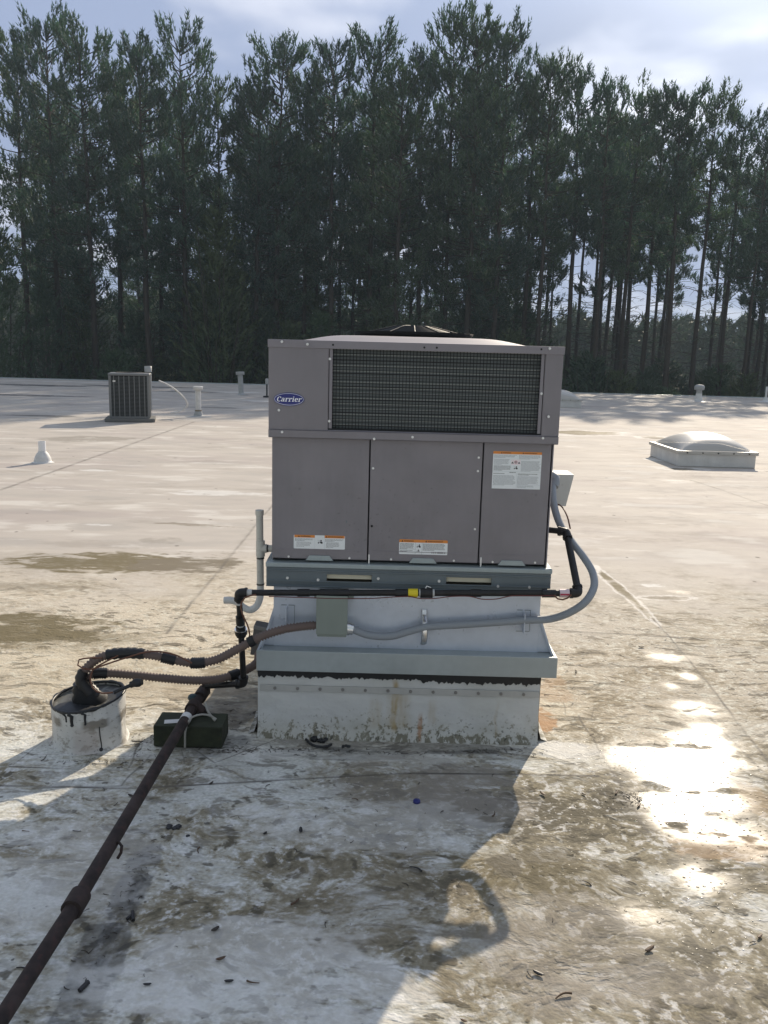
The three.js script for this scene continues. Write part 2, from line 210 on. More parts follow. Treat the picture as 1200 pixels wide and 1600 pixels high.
function roofAt(x, z, texel) { // fills S with linear r, g, b, roughness, height in metres
  const dist = -z, fine = texel < 0.005, mid = texel < 0.012;
  const w1 = noise(x * 1.3 + 5, z * 1.3), w2 = noise(x * 1.3 - 31, z * 1.3 + 8), wx = x + 0.22 * w1, wz = z + 0.22 * w2;
  const nearK = ss(7.0, 4.4, dist + 0.8 * w1), front = ss(-3.9, -3.1, z + 0.25 * w2 + 0.1 * w1);   // worn and dirty round the curb; scuffed grey-white in front of it
  // clean sheet
  let r = 0.47, g = 0.425, b = 0.375;
  const p1 = fbm(x * 0.35 + 3, z * 0.8, 4), p2 = fbm(x * 0.9, z * 2.2 + 40, 4);
  const pinkish = ss(-0.05, 0.4, p1) * (1 - nearK);
  r = mixv(r, 0.40, pinkish * 0.8); g = mixv(g, 0.35, pinkish * 0.8); b = mixv(b, 0.32, pinkish * 0.8);
  const pale = ss(0.12, 0.42, p2) * (1 - 0.5 * nearK); r = mixv(r, 0.62, pale * 0.75); g = mixv(g, 0.585, pale * 0.75); b = mixv(b, 0.53, pale * 0.75);
  const grey = ss(0.0, 0.4, -p2); r *= 1 - 0.12 * grey; g *= 1 - 0.11 * grey; b *= 1 - 0.1 * grey;
  { const m1 = grit(x * 0.55 + 21, z * 1.3 - 6, 6), m2 = ss(0.1, 0.45, m1) * (1 - nearK), m3 = ss(0.18, 0.5, -grit(x * 0.8 - 3, z * 2.2 + 15, 6)) * (1 - nearK); r = mixv(r, 0.33, m2 * 0.6); g = mixv(g, 0.29, m2 * 0.6); b = mixv(b, 0.25, m2 * 0.6); r = mixv(r, 0.66, m3 * 0.55); g = mixv(g, 0.63, m3 * 0.55); b = mixv(b, 0.58, m3 * 0.55);
    const cf = texel < 0.012 ? 2.6 : 1.4, ci = Math.floor(x * cf), cj = Math.floor(z * cf); if (hash2(ci + 7, cj + 91) > 0.8) { const u = x * cf - ci - 0.3 - 0.4 * hash2(ci + 11, cj), v = z * cf - cj - 0.3 - 0.4 * hash2(ci + 5, cj + 77), k = ss(1, 0.5, Math.hypot(u / (0.02 + 0.06 * hash2(ci, cj + 3)), v / (0.03 + 0.06 * hash2(ci + 40, cj + 3)))) * (1 - nearK) * 0.8; r = mixv(r, 0.08, k); g = mixv(g, 0.07, k); b = mixv(b, 0.055, k); } }
  let rough = 0.86 + 0.15 * p2, h = 0.012 * p1 + 0.004 * p2;
  if (nearK > 0.001) {
    const rightSide = ss(0.55, 1.3, x) * ss(-2.9, -3.9, z);
    const cr = mixv(mixv(0.56, 0.42, rightSide), 0.59, front), cg = mixv(mixv(0.49, 0.375, rightSide), 0.595, front), cb = mixv(mixv(0.375, 0.30, rightSide), 0.555, front);
    r = mixv(r, cr, nearK); g = mixv(g, cg, nearK); b = mixv(b, cb, nearK);
  }
  if (mid) {
    const oc = fine ? 8 : 6, q1 = fbm(x * 2.1 + 9, z * 2.6, 4), q2 = fbm(x * 2.1 - 20, z * 2.6 + 31, 4), ax = x + 0.12 * q1, az = z + 0.10 * q2;
    const d1 = fbm(wx * 0.9 + 9, wz * 1.3, 4), f = grit(ax * 2.2 + 1.3, az * 2.9 - 2, oc), f2 = grit(ax * 8.5 - 8, az * 11 + 3, oc - 1), f3 = grit(x * 27 + 3 * q1, z * 36 + 3 * q2, fine ? 5 : 3), wr = Math.abs(fbm(ax * 3.1 + 7, az * 4.4, 5)) * 4;
    // mud film: pale where rubbed clean, grey, brown, dark in the thick of it
    const bias = front * (0.20 * ss(-0.5, 0.3, x) + 0.12 * ss(0.1, 0.8, x) + 0.05) - 0.04;
    const lev = 0.8 * f + 0.5 * d1 + 0.5 * f2 + 0.3 * f3 + bias, thin = ss(-0.22, 0.08, lev), thick = ss(0.04, 0.32, lev), deepM = ss(0.32, 0.62, lev);
    const kt = nearK * mixv(0.5, 0.85, front), kb = nearK * mixv(0.62, 0.9, front);
    r = mixv(r, mixv(0.42, 0.39, front), thin * kt * 0.8); g = mixv(g, mixv(0.355, 0.36, front), thin * kt * 0.8); b = mixv(b, mixv(0.255, 0.285, front), thin * kt * 0.8);
    r = mixv(r, mixv(0.25, 0.225, front), thick * kb); g = mixv(g, mixv(0.20, 0.19, front), thick * kb); b = mixv(b, mixv(0.125, 0.12, front), thick * kb);
    r = mixv(r, 0.075, deepM * nearK * 0.8); g = mixv(g, 0.065, deepM * nearK * 0.8); b = mixv(b, 0.042, deepM * nearK * 0.8);
    // wrinkles rubbed pale, lifted flakes
    const rim = ss(0.22, 0.02, wr) * nearK * ss(-0.1, 0.35, f2 + 0.4 * q1); r = mixv(r, 0.58, rim * 0.45); g = mixv(g, 0.565, rim * 0.45); b = mixv(b, 0.52, rim * 0.45);
    const fw = ss(0.14, 0.34, -f3 - 0.6 * f2) * nearK; r = mixv(r, 0.66, fw * 0.7); g = mixv(g, 0.65, fw * 0.7); b = mixv(b, mixv(0.55, 0.63, front), fw * 0.7);
    // dark flecks lying along the flow
    const fl = grit(ax * 6 + 0.8 * w2, az * 15 + 1.0 * w1, 5) * 0.8, zone = nearK * ss(0.45, -0.05, d1 - 0.3 * q2) * mixv(1, 0.75, front), fk = ss(0.09, 0.22, fl) * zone * (1 - 0.7 * thick * front);
    r = mixv(r, 0.10, fk * 0.8); g = mixv(g, 0.08, fk * 0.8); b = mixv(b, 0.05, fk * 0.8);
    h += 0.004 * f2 * nearK + 0.002 * f3 * nearK - 0.002 * fk + 0.0018 * rim + 0.0015 * fw;
    rough += 0.06 * thick;
    if (fine) {
      const sc = fbm(x * 70, z * 95, 3), kk = 1 + 0.4 * sc * nearK; r *= kk; g *= kk; b *= kk; h += 0.0004 * sc;
      const crumb = ss(0.30, 0.42, fbm(ax * 13 - 5, az * 17, 4) + 0.12 * thick) * nearK * (0.35 + 0.65 * front); r = mixv(r, 0.07, crumb * 0.75); g = mixv(g, 0.06, crumb * 0.75); b = mixv(b, 0.04, crumb * 0.75); h += 0.0015 * crumb;
      for (const [cf, odds, seed] of [[22, 0.86, 0], [9, 0.9, 40]]) { const ci = Math.floor(x * cf), cj = Math.floor(z * cf); if (hash2(ci + seed, cj + 3 * seed) < odds) continue; const u = x * cf - ci - 0.3 - 0.4 * hash2(ci + 11, cj + seed), v = z * cf - cj - 0.3 - 0.4 * hash2(ci + 5, cj + 77 + seed), q = Math.hypot(u, v * 1.2) * (1 + 0.5 * noise(x * 150, z * 150)), rd = 0.03 + 0.11 * hash2(ci + 29, cj + 19) ** 2, k = ss(rd, rd * 0.55, q) * nearK * 0.8; r = mixv(r, 0.04, k); g = mixv(g, 0.035, k); b = mixv(b, 0.03, k); h += 0.002 * k; }
    }
  } else { const d = fbm(x * 1.2, z * 3.1, 3); const k = 1 + 0.10 * d; r *= k; g *= k; b *= k; }
  // puddle stains with ragged outlines
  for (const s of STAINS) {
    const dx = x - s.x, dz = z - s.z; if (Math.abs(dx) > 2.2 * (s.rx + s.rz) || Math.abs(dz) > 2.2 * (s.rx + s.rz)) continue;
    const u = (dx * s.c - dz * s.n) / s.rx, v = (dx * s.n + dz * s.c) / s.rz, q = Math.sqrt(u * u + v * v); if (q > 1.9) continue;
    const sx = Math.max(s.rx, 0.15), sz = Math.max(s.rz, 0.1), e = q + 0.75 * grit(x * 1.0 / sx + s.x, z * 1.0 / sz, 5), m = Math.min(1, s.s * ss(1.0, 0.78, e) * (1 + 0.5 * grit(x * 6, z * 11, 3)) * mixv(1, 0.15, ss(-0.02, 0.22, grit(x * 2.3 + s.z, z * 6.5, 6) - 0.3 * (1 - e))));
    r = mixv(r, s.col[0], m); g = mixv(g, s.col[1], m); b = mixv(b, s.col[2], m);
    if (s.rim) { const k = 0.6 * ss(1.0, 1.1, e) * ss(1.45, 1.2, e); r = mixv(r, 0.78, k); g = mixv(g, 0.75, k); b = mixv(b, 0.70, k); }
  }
  for (let i = 0; i < SEAMS.length; i++) {
    const bb = seamBox[i]; if (x < bb[0] || x > bb[1] || z < bb[2] || z > bb[3]) continue;
    const [pts, w, s] = SEAMS[i], d = segDist(x + 0.01 * w1 + 0.006 * noise(x * 9, z * 9), z + 0.008 * w2, pts), k = s * ss(Math.max(w, texel), 0, d) * (0.75 + 0.5 * noise(x * 5, z * 5 + i)) ; r = mixv(r, 0.09, k); g = mixv(g, 0.08, k); b = mixv(b, 0.07, k); h += 0.002 * s * ss(0.03, 0.0, d);
    const k2 = 0.25 * s * ss(0.1, 0.02, d) * ss(0, 0.3, noise(x * 6, z * 6)); r = mixv(r, 0.2, k2); g = mixv(g, 0.18, k2); b = mixv(b, 0.14, k2);
  }
  // water: a smooth film, darker where it soaks
  let wet = 0;
  for (const [cx, cz, rx, rz, s] of WETS) { const u = (x - cx) / rx, v = (z - cz) / rz, q = u * u + v * v; if (q > 6) continue; const e = Math.sqrt(q) + 0.6 * fbm(x * 3.2 + cx, z * 3.8, 5) + 0.14 * grit(x * 8, z * 12, 5); wet = 1 - (1 - wet) * (1 - s * ss(1.5, 0.05, e)); }
  if (wet > 0) { const isl = ss(0.16, 0.42, fbm(x * 5 + 4, z * 10, 5)), w = wet * (1 - 0.75 * isl), k = 1 - 0.3 * wet; r *= k; g *= k; b *= k; rough = mixv(rough, 0.29 + 0.1 * fbm(x * 4, z * 5, 3), Math.pow(w, 1.6)); h = mixv(h, 0.012 * p1, w * 0.93); }
  if (fine && x > 0.3 && z > -3.6) { // dried droplets and grit that catch the light
    const f = 38, ci = Math.floor(x * f), cj = Math.floor(z * f), hx = hash2(ci, cj), hz = hash2(ci + 57, cj + 13), hr = hash2(ci + 91, cj + 7);
    if (hr > 0.62) { const u = x * f - ci - 0.25 - 0.5 * hx, v = z * f - cj - 0.25 - 0.5 * hz, q = Math.sqrt(u * u + v * v), rad = 0.07 + 0.12 * hash2(ci + 3, cj + 201), k = ss(rad, rad * 0.5, q) * ss(0.5, 1.0, x + 0.3 * w1); h += 0.0022 * k; rough = mixv(rough, 0.12, k); }
  }
  S[0] = r; S[1] = g; S[2] = b; S[3] = Math.min(0.95, Math.max(0.1, rough)); S[4] = h;
}
const roof = new THREE.Group(); roof.name = 'roof'; roof.userData.kind = 'structure'; roof.userData.label = 'pale worn flat roof of welded membrane sheets'; scene.add(roof);
function sheet(x0, x1, z0, z1, W, H, bumpMost) { // z0 nearer, z1 farther
  const texel = (x1 - x0) / W, c = new Uint8Array(W * H * 4), ro = new Uint8Array(W * H * 4), hb = new Float32Array(W * H * 4);
  for (let j = 0; j < H; j++) for (let i = 0; i < W; i++) { roofAt(x0 + (i + 0.5) / W * (x1 - x0), z0 + (j + 0.5) / H * (z1 - z0), texel); const k = (j * W + i) * 4; c[k] = toSRGB(clamp01(S[0])) + 0.5; c[k + 1] = toSRGB(clamp01(S[1])) + 0.5; c[k + 2] = toSRGB(clamp01(S[2])) + 0.5; ro[k + 1] = ro[k] = ro[k + 2] = S[3] * 255; hb[k] = hb[k + 1] = hb[k + 2] = S[4] * 10 + 0.5; c[k + 3] = ro[k + 3] = 255; hb[k + 3] = 1; }
  const mk = (d, type, srgb) => { const t = new THREE.DataTexture(d, W, H, THREE.RGBAFormat, type); t.magFilter = t.minFilter = THREE.LinearFilter; if (srgb) t.colorSpace = THREE.SRGBColorSpace; t.needsUpdate = true; return t; };
  const mat = new THREE.MeshStandardMaterial({ map: mk(c, THREE.UnsignedByteType, true), roughnessMap: mk(ro, THREE.UnsignedByteType), roughness: 1, bumpMap: mk(hb, THREE.FloatType), bumpScale: 0.1 });
  const g = new THREE.PlaneGeometry(x1 - x0, z0 - z1); g.rotateX(-Math.PI / 2); g.translate((x0 + x1) / 2, 0, (z0 + z1) / 2);
  const uv = g.attributes.uv, p = g.attributes.position; for (let i = 0; i < p.count; i++) uv.setXY(i, (p.getX(i) - x0) / (x1 - x0), (p.getZ(i) - z0) / (z1 - z0));
  part(roof, 'membrane_sheet', g, mat);
}
const ZN = -5.4, ZM = -13, ZE = -45, XS = 46;
sheet(-2.7, 2.7, -1.3, ZN, 2048, 1536); sheet(-7, 7, ZN, ZM, 1536, 900); sheet(-25, 25, ZM, ZE, 1536, 1024);
sheet(-5, -2.7, -1.3, ZN, 512, 800); sheet(2.7, 5, -1.3, ZN, 512, 800); sheet(-11.5, -7, ZN, ZM, 512, 700); sheet(7, 11.5, ZN, ZM, 512, 700);
for (const [x0, x1, z0, z1] of [[-XS, -5, -1.3, ZN], [5, XS, -1.3, ZN], [-XS, -11.5, ZN, ZM], [11.5, XS, ZN, ZM], [-XS, -25, ZM, ZE], [25, XS, ZM, ZE]]) sheet(x0, x1, z0, z1, 512, 256);
sheet(-XS, XS, 22, -1.3, 768, 256);
part(roof, 'roof_edge', [box(-XS, XS, -0.35, 0.045, ZE - 0.08, ZE - 0.001), box(-XS, XS, -0.35, 0.001, ZE, ZE + 0.02)], M.galvCap);
{ const b = thing('building', 'low building whose flat roof fills the foreground, its walls below the roof edge', 'building', [0, -6, -12]); part(b, 'wall', box(-XS + 0.1, XS - 0.1, -6, -0.02, ZE + 0.1, 21.9, 0), M.wall); }

// ---------------------------------------------------------------- ground beyond the building
{
  const t = tex(512, 512, (u, v, o) => { const a = tileFbm(u, v, 8, 5), b = tileFbm(u, v, 40, 3); o[0] = 0.09 + 0.05 * a + 0.04 * b; o[1] = 0.075 + 0.05 * a + 0.03 * b; o[2] = 0.045 + 0.02 * a + 0.02 * b; }, { srgb: true, repeat: true }); t.repeat.set(80, 80);
  const g = new THREE.PlaneGeometry(1600, 1600); g.rotateX(-Math.PI / 2); const m = mesh('ground', g, new THREE.MeshStandardMaterial({ map: t, roughness: 0.95 })); m.position.set(0, -6, 0); m.userData = { kind: 'structure', label: 'brown leaf-strewn ground under the pines' }; scene.add(m);
}

// ---------------------------------------------------------------- packaged rooftop unit
const ZF = -3.5, ZB = -4.62;
const UX0 = -0.476, UX1 = 0.704, UY0 = 0.775, UY1 = 1.315;
const unit = thing('rooftop_unit', 'large grey packaged air conditioner standing on the curb in the middle', 'air conditioner', [0.113, 0.668, -4.06]);
const px = (x, y, z = ZF) => Z(x, y, z);
{
  const body = part(unit, 'cabinet', [box(UX0 + 0.004, UX1 - 0.004, UY0 + 0.004, UY1, ZF - 0.022, ZB), box(-0.47, -0.235, 1.316, 1.69, ZF - 0.006, ZB)], M.dark);
  part(unit, 'side_panel', box(UX0, UX0 + 0.004, UY0, UY1, ZF - 0.02, ZB - 0.002), M.paint); part(unit, 'side_panel', box(UX1 - 0.004, UX1 + 0.002, UY0, UY1, ZF - 0.02, ZB - 0.002), M.paint); part(unit, 'rear_panel', box(UX0, UX1, UY0, 1.70, ZB - 0.006, ZB - 0.002), M.paint);
  // three front panels with dark joints between them
  const xs = [[UX0, px(575.6, 780)[0]], [px(577.2, 780)[0], px(751, 780)[0]], [px(752.6, 780)[0], px(857, 780)[0]]];
  const panels = xs.map(([a, b]) => part(unit, 'front_panel', box(a, b, UY0 + 0.012, UY1 - 0.004, ZF - 0.02, ZF, 0.004), M.paint));
  part(unit, 'corner_post', box(xs[2][1] + 0.005, UX1 + 0.001, UY0, UY1, ZF - 0.03, ZF - 0.002), M.paintEdge);
  for (const p of panels) { p.geometry.computeBoundingBox(); }
  for (const [a, b] of xs) { // pressed lower edge and its pale finger lip
    const c = a + (b - a) * 0.5, w = Math.min(0.06, (b - a) * 0.28), y = UY0 + 0.012; part(unit, 'panel_lip', extrudeXY([[c - w, y - 0.004], [c + w, y - 0.004], [c + w * 0.72, y + 0.018], [c - w * 0.72, y + 0.018]], ZF + 0.0015, ZF + 0.006, [], 0.001), M.railLip);
    part(unit, 'panel_fold', box(a + 0.02, b - 0.02, y + 0.042, y + 0.0445, ZF - 0.002, ZF + 0.0012, 0.0005), M.paintEdge);
  }
  for (const x of [576.5, 751.5]) { const p = px(x, 872); part(unit, 'joint_clip', box(p[0] - 0.003, p[0] + 0.003, UY0 - 0.002, UY0 + 0.04, ZF - 0.01, ZF + 0.003, 0.001), M.screw); }
  // upper section
  const T0 = -0.489, T1 = 0.717, TY0 = 1.312, TY1 = 1.708, ZT = ZF + 0.014, OX0 = px(513, 610, ZT)[0], OX1 = px(849, 620, ZT)[0], OY0 = px(680, 676, ZT)[1], OY1 = px(680, 543, ZT)[1];
  part(unit, 'upper_front', extrudeXY(rect(T0, T1, TY0, TY1), ZT - 0.016, ZT, [rect(OX0, OX1, OY0, OY1)], 0.003), M.paint);
  part(unit, 'upper_side', box(T0, T0 + 0.004, TY0, TY1, ZT - 0.017, ZB), M.paint); part(unit, 'upper_side', box(T1 - 0.004, T1, TY0, TY1, ZT - 0.017, ZB), M.paint);
  part(unit, 'top_rim', [box(T0 - 0.003, T1 + 0.003, TY1 - 0.032, TY1, ZT - 0.006, ZT + 0.004, 0.002), box(T0 - 0.003, T0 + 0.006, TY1 - 0.03, TY1, ZB, ZT - 0.008, 0.002), box(T1 - 0.006, T1 + 0.003, TY1 - 0.03, TY1, ZB, ZT - 0.008, 0.002)], M.paintEdge);
  part(unit, 'drip_edge', box(T0, T1, TY0 - 0.004, TY0 + 0.03, ZT + 0.0005, ZT + 0.007, 0.003), M.paint);
  const gx0 = px(519, 610, ZT)[0], gx1 = px(843, 620, ZT)[0];
  part(unit, 'coil_frame', [box(OX0 + 0.002, gx0, OY0, OY1, ZT - 0.03, ZT - 0.006, 0.002)], M.paintEdge); part(unit, 'coil_frame', box(gx1, OX1 - 0.002, OY0, OY1, ZT - 0.03, ZT - 0.006, 0.002), M.paintEdge);
  // coil: thin fins between rows of bent tube, behind a wire guard
  const finTex = tex(256, 64, (u, v, o) => { const k = 0.55 + 0.45 * Math.sin(u * Math.PI * 2 * 64); o[0] = o[1] = o[2] = k * (0.85 + 0.3 * noise(u * 40, v * 5)); }, { repeat: true }); finTex.repeat.set(3, 1);
  const coil = M.coil.clone(); coil.bumpMap = finTex; coil.bumpScale = 0.003; coil.map = grime;
  const c = part(unit, 'condenser_coil', box(OX0 - 0.01, OX1 + 0.01, OY0 - 0.01, OY1 + 0.01, ZT - 0.07, ZT - 0.035, 0), coil);
  const tubes = [], rows = 15; for (let i = 0; i < rows; i++) { const y = OY0 + 0.02 + (OY1 - OY0 - 0.035) * i / (rows - 1); tubes.push(rod([OX0, y, ZT - 0.034], [OX1, y, ZT - 0.034], 0.0026, 6)); }
  const tb = mesh('coil_tube', tubes, M.coilTube); tb.geometry.translate(-0.113, -0.668, 4.06); tb.userData.kind = 'stuff'; unit.add(tb);
  const wires = []; const nv = 62, nh = 25; for (let i = 0; i <= nv; i++) { const x = gx0 + 0.002 + (gx1 - gx0 - 0.004) * i / nv; wires.push(rod([x, OY0 + 0.002, ZT - 0.012], [x, OY1 - 0.002, ZT - 0.012], 0.0014, 5)); }
  for (let i = 0; i <= nh; i++) { const y = OY0 + 0.006 + (OY1 - OY0 - 0.012) * i / nh; wires.push(rod([gx0 - (i % 4 === 1 ? 0.014 : 0.002), y, ZT - 0.0095], [gx1 + (i % 4 === 1 ? 0.012 : 0.002), y, ZT - 0.0095], i % 4 === 1 ? 0.0022 : 0.0013, 5)); }
  const gd = part(unit, 'coil_guard', wires, M.guard); gd.userData.kind = 'stuff';
  part(unit, 'coil_sill', box(OX0, OX1, OY0 - 0.006, OY0 + 0.006, ZT - 0.05, ZT - 0.004, 0.002), M.dark);
  // crumbs of debris lying on the sill
  // lid: low pressed dome and the wire fan guard
  { const cx = px(646, 520, -4.06)[0], N = 40, P = [], I = [], U = []; // rounded pyramid-like lid
    for (let j = 0; j <= N; j++) for (let i = 0; i <= N; i++) { const u = i / N * 2 - 1, v = j / N * 2 - 1, x = (T0 + T1) / 2 + u * (T1 - T0) / 2 * 0.985, z = (ZT + ZB) / 2 + v * (ZT - ZB) / 2 * 0.985; const e = Math.pow(Math.pow(Math.abs(u), 6) + Math.pow(Math.abs(v), 6), 1 / 6), y = TY1 - 0.006 + 0.036 * ss(0.98, 0.55, e); P.push(x, y, z); U.push(x, z); }
    for (let j = 0; j < N; j++) for (let i = 0; i < N; i++) { const a = j * (N + 1) + i; I.push(a, a + N + 1, a + 1, a + 1, a + N + 1, a + N + 2); }
    const g = new THREE.BufferGeometry(); g.setAttribute('position', new THREE.Float32BufferAttribute(P, 3)); g.setAttribute('uv', new THREE.Float32BufferAttribute(U, 2)); g.setIndex(I); g.computeVertexNormals();
    const lid = M.paintEdge.clone(); lid.roughness = 0.6; lid.map = null; lid.roughnessMap = null; part(unit, 'lid', g, lid);
    const ring = []; const cz = -4.06, prof = (q) => 1.750 + 0.042 * clamp01((1 - q) / 0.68); for (let k = 0; k <= 22; k++) { const q = 0.13 + 0.87 * k / 22, t = new THREE.TorusGeometry(0.255 * q, 0.003, 5, 40); t.rotateX(Math.PI / 2); t.translate(cx, prof(q), cz); ring.push(t); }
    for (let k = 0; k < 12; k++) { const a = k / 12 * Math.PI * 2, pt = [0.13, 0.35, 0.55, 0.75, 1].map((q) => [cx + Math.cos(a) * 0.26 * q, prof(q) + 0.003, cz + Math.sin(a) * 0.26 * q]); ring.push(tube(pt, 0.003, { seg: 8, radial: 5 })); }
    const gu = part(unit, 'fan_guard', ring, M.guard); gu.userData.kind = 'stuff'; part(unit, 'fan_hub', lathe([[0.0001, 1.79], [0.075, 1.789], [0.08, 1.782], [0.08, 1.74], [0.0001, 1.74]].map(([a, b]) => [a, b - 0.008]), [cx, 0, cz]), M.dark);
    part(unit, 'fan_orifice', lathe([[0.275, 1.745], [0.285, 1.762], [0.262, 1.762], [0.25, 1.745], [0.0001, 1.738]], [cx, 0, cz]), M.dark);
  }
  // screws and empty holes
  const screwG = new THREE.CylinderGeometry(0.0052, 0.0058, 0.005, 10); screwG.rotateX(Math.PI / 2);
  const scr = (pts, z, m, s = 1) => { for (const [a, b] of pts) { const p = px(a, b, z), q = new THREE.Mesh(screwG, m); q.name = m === M.dark ? 'screw_hole' : 'screw'; q.scale.setScalar(s); q.position.set(p[0] - 0.113, p[1] - 0.668, z + 4.06 + 0.001); unit.add(q); } };
  scr([[440.4, 533.8], [480.4, 537.9], [435.8, 640.8], [440.8, 675], [859, 544.6], [857, 651], [848.3, 684.6], [644.6, 683], [584.6, 685.8]], ZT + 0.007, M.screw); scr([[515.5, 560.8], [514.5, 658], [846, 615]], ZT - 0.006, M.screw);
  scr([[583, 731.7], [748, 715], [746.7, 736], [742, 826.7], [451, 869.6], [546, 872], [611, 873.8], [709, 876], [769.6, 878], [836, 879]], ZF, M.screw, 0.9);
  scr([[520.4, 538.8], [663, 543], [682.5, 543.3], [845.8, 545.8]], ZT + 0.002, M.dark, 0.8); scr([[581, 822]], ZF, M.dark, 0.9);
  for (const [a, b, w, h] of [[541.5, 815, 0.004, 0.01], [490, 745.5, 0.003, 0.003], [594, 763, 0.003, 0.003], [614, 762, 0.003, 0.003], [499, 829.5, 0.03, 0.0015], [660, 836, 0.02, 0.0015]]) { const p = px(a, b, ZF); part(unit, 'scuff', box(p[0] - w / 2, p[0] + w / 2, p[1] - h / 2, p[1] + h / 2, ZF - 0.001, ZF + 0.0006, 0), M.rail); }
  // printed labels
  const canvas = (w, h, draw) => { const c = document.createElement('canvas'); c.width = w; c.height = h; draw(c.getContext('2d'), w, h); const t = new THREE.CanvasTexture(c); t.colorSpace = THREE.SRGBColorSpace; return t; };
  const sticker = (q, z, map, name, r = 0.004) => { const p = q.map(([a, b]) => px(a, b, z)), x0 = Math.min(...p.map((v) => v[0])), x1 = Math.max(...p.map((v) => v[0])), y0 = Math.min(...p.map((v) => v[1])), y1 = Math.max(...p.map((v) => v[1]));
    const s = new THREE.Shape(); s.moveTo(x0 + r, y0); s.lineTo(x1 - r, y0); s.absarc(x1 - r, y0 + r, r, -Math.PI / 2, 0); s.lineTo(x1, y1 - r); s.absarc(x1 - r, y1 - r, r, 0, Math.PI / 2); s.lineTo(x0 + r, y1); s.absarc(x0 + r, y1 - r, r, Math.PI / 2, Math.PI); s.lineTo(x0, y0 + r); s.absarc(x0 + r, y0 + r, r, Math.PI, Math.PI * 1.5);
    const g = new THREE.ExtrudeGeometry(s, { depth: 0.0006, bevelEnabled: false, curveSegments: 5 }); g.translate(0, 0, z); const uv = g.attributes.uv, P = g.attributes.position; for (let i = 0; i < P.count; i++) uv.setXY(i, (P.getX(i) - x0) / (x1 - x0), (P.getY(i) - y0) / (y1 - y0));
    return part(unit, name, g, new THREE.MeshStandardMaterial({ map, roughness: 0.45 })); };
  const rr = rng(5);
  const fake = (g, x, y, w, rows, step, px2, col = '#555') => { g.fillStyle = col; for (let i = 0; i < rows; i++) { let q = x; const end = x + w * (i === rows - 1 ? 0.5 : 0.88 + 0.12 * rr()); while (q < end) { const l = 4 + rr() * 14; g.fillRect(q, y + i * step, Math.min(l, end - q), px2); q += l + 4; } } };
  const head = (g, x, w, h, t, size) => { g.fillStyle = '#e08a3a'; g.fillRect(x, 0, w, h); g.fillStyle = '#1b1712'; g.font = `bold ${size}px sans-serif`; g.textAlign = 'center'; g.textBaseline = 'middle'; g.fillText(t, x + w * 0.55, h * 0.54); const c = x + w * 0.55 - g.measureText(t).width / 2 - size * 0.8; g.beginPath(); g.moveTo(c - size * 0.45, h * 0.82); g.lineTo(c + size * 0.45, h * 0.82); g.lineTo(c, h * 0.2); g.fill(); };
  const man = (g, x, y, s) => { g.fillStyle = '#15161a'; g.beginPath(); g.arc(x + 8 * s, y - 12 * s, 6 * s, 0, 7); g.fill(); g.beginPath(); g.ellipse(x + 10 * s, y + 4 * s, 11 * s, 8 * s, 0.5, 0, 7); g.fill(); g.beginPath(); g.ellipse(x - 10 * s, y + 6 * s, 7 * s, 5 * s, -0.5, 0, 7); g.fill(); g.fillStyle = '#777'; for (let i = 0; i < 6; i++) g.fillRect(x - 16 * s + i * 3 * s, y - 18 * s + (i % 3) * 6 * s, 2 * s, 5 * s); };
  sticker([[459, 835.4], [538.8, 858.8]], ZF, canvas(640, 192, (g, w, h) => { g.fillStyle = '#e9ecee'; g.fillRect(0, 0, w, h); head(g, 8, 255, 36, 'WARNING', 26); head(g, 385, 250, 36, 'AVERTISSEMENT', 24); fake(g, 18, 52, 235, 3, 13, 5); fake(g, 34, 98, 190, 5, 15, 5); fake(g, 392, 52, 235, 3, 13, 5); fake(g, 406, 98, 175, 6, 13, 5); g.fillStyle = '#bcc6cc'; g.fillRect(263, 0, 2, h); g.fillRect(383, 0, 2, h); man(g, 328, 95, 1.7); }), 'warning_label');
  sticker([[624, 842.5], [698.8, 867.5]], ZF, canvas(640, 214, (g, w, h) => { g.fillStyle = '#e9ecee'; g.fillRect(0, 0, w, h); g.fillStyle = '#e08a3a'; g.fillRect(0, 0, w, 42); head(g, 0, 230, 42, 'WARNING', 26); head(g, 290, 340, 42, 'AVERTISSEMENT', 26); fake(g, 12, 56, 190, 7, 13, 6, '#444'); fake(g, 12, 158, 190, 2, 14, 6, '#444'); fake(g, 312, 56, 310, 8, 13, 6, '#444'); g.fillStyle = '#333'; for (let i = 0; i < 40; i++) if (rr() > 0.4) g.fillRect(430 + i * 5, 170, 3, 26); g.fillStyle = '#9aa'; g.fillRect(212, 42, 3, h); g.fillRect(300, 42, 3, h); g.fillRect(0, 140, 212, 3); man(g, 255, 95, 1.5); man(g, 250, 160, 1.0); }), 'warning_label');
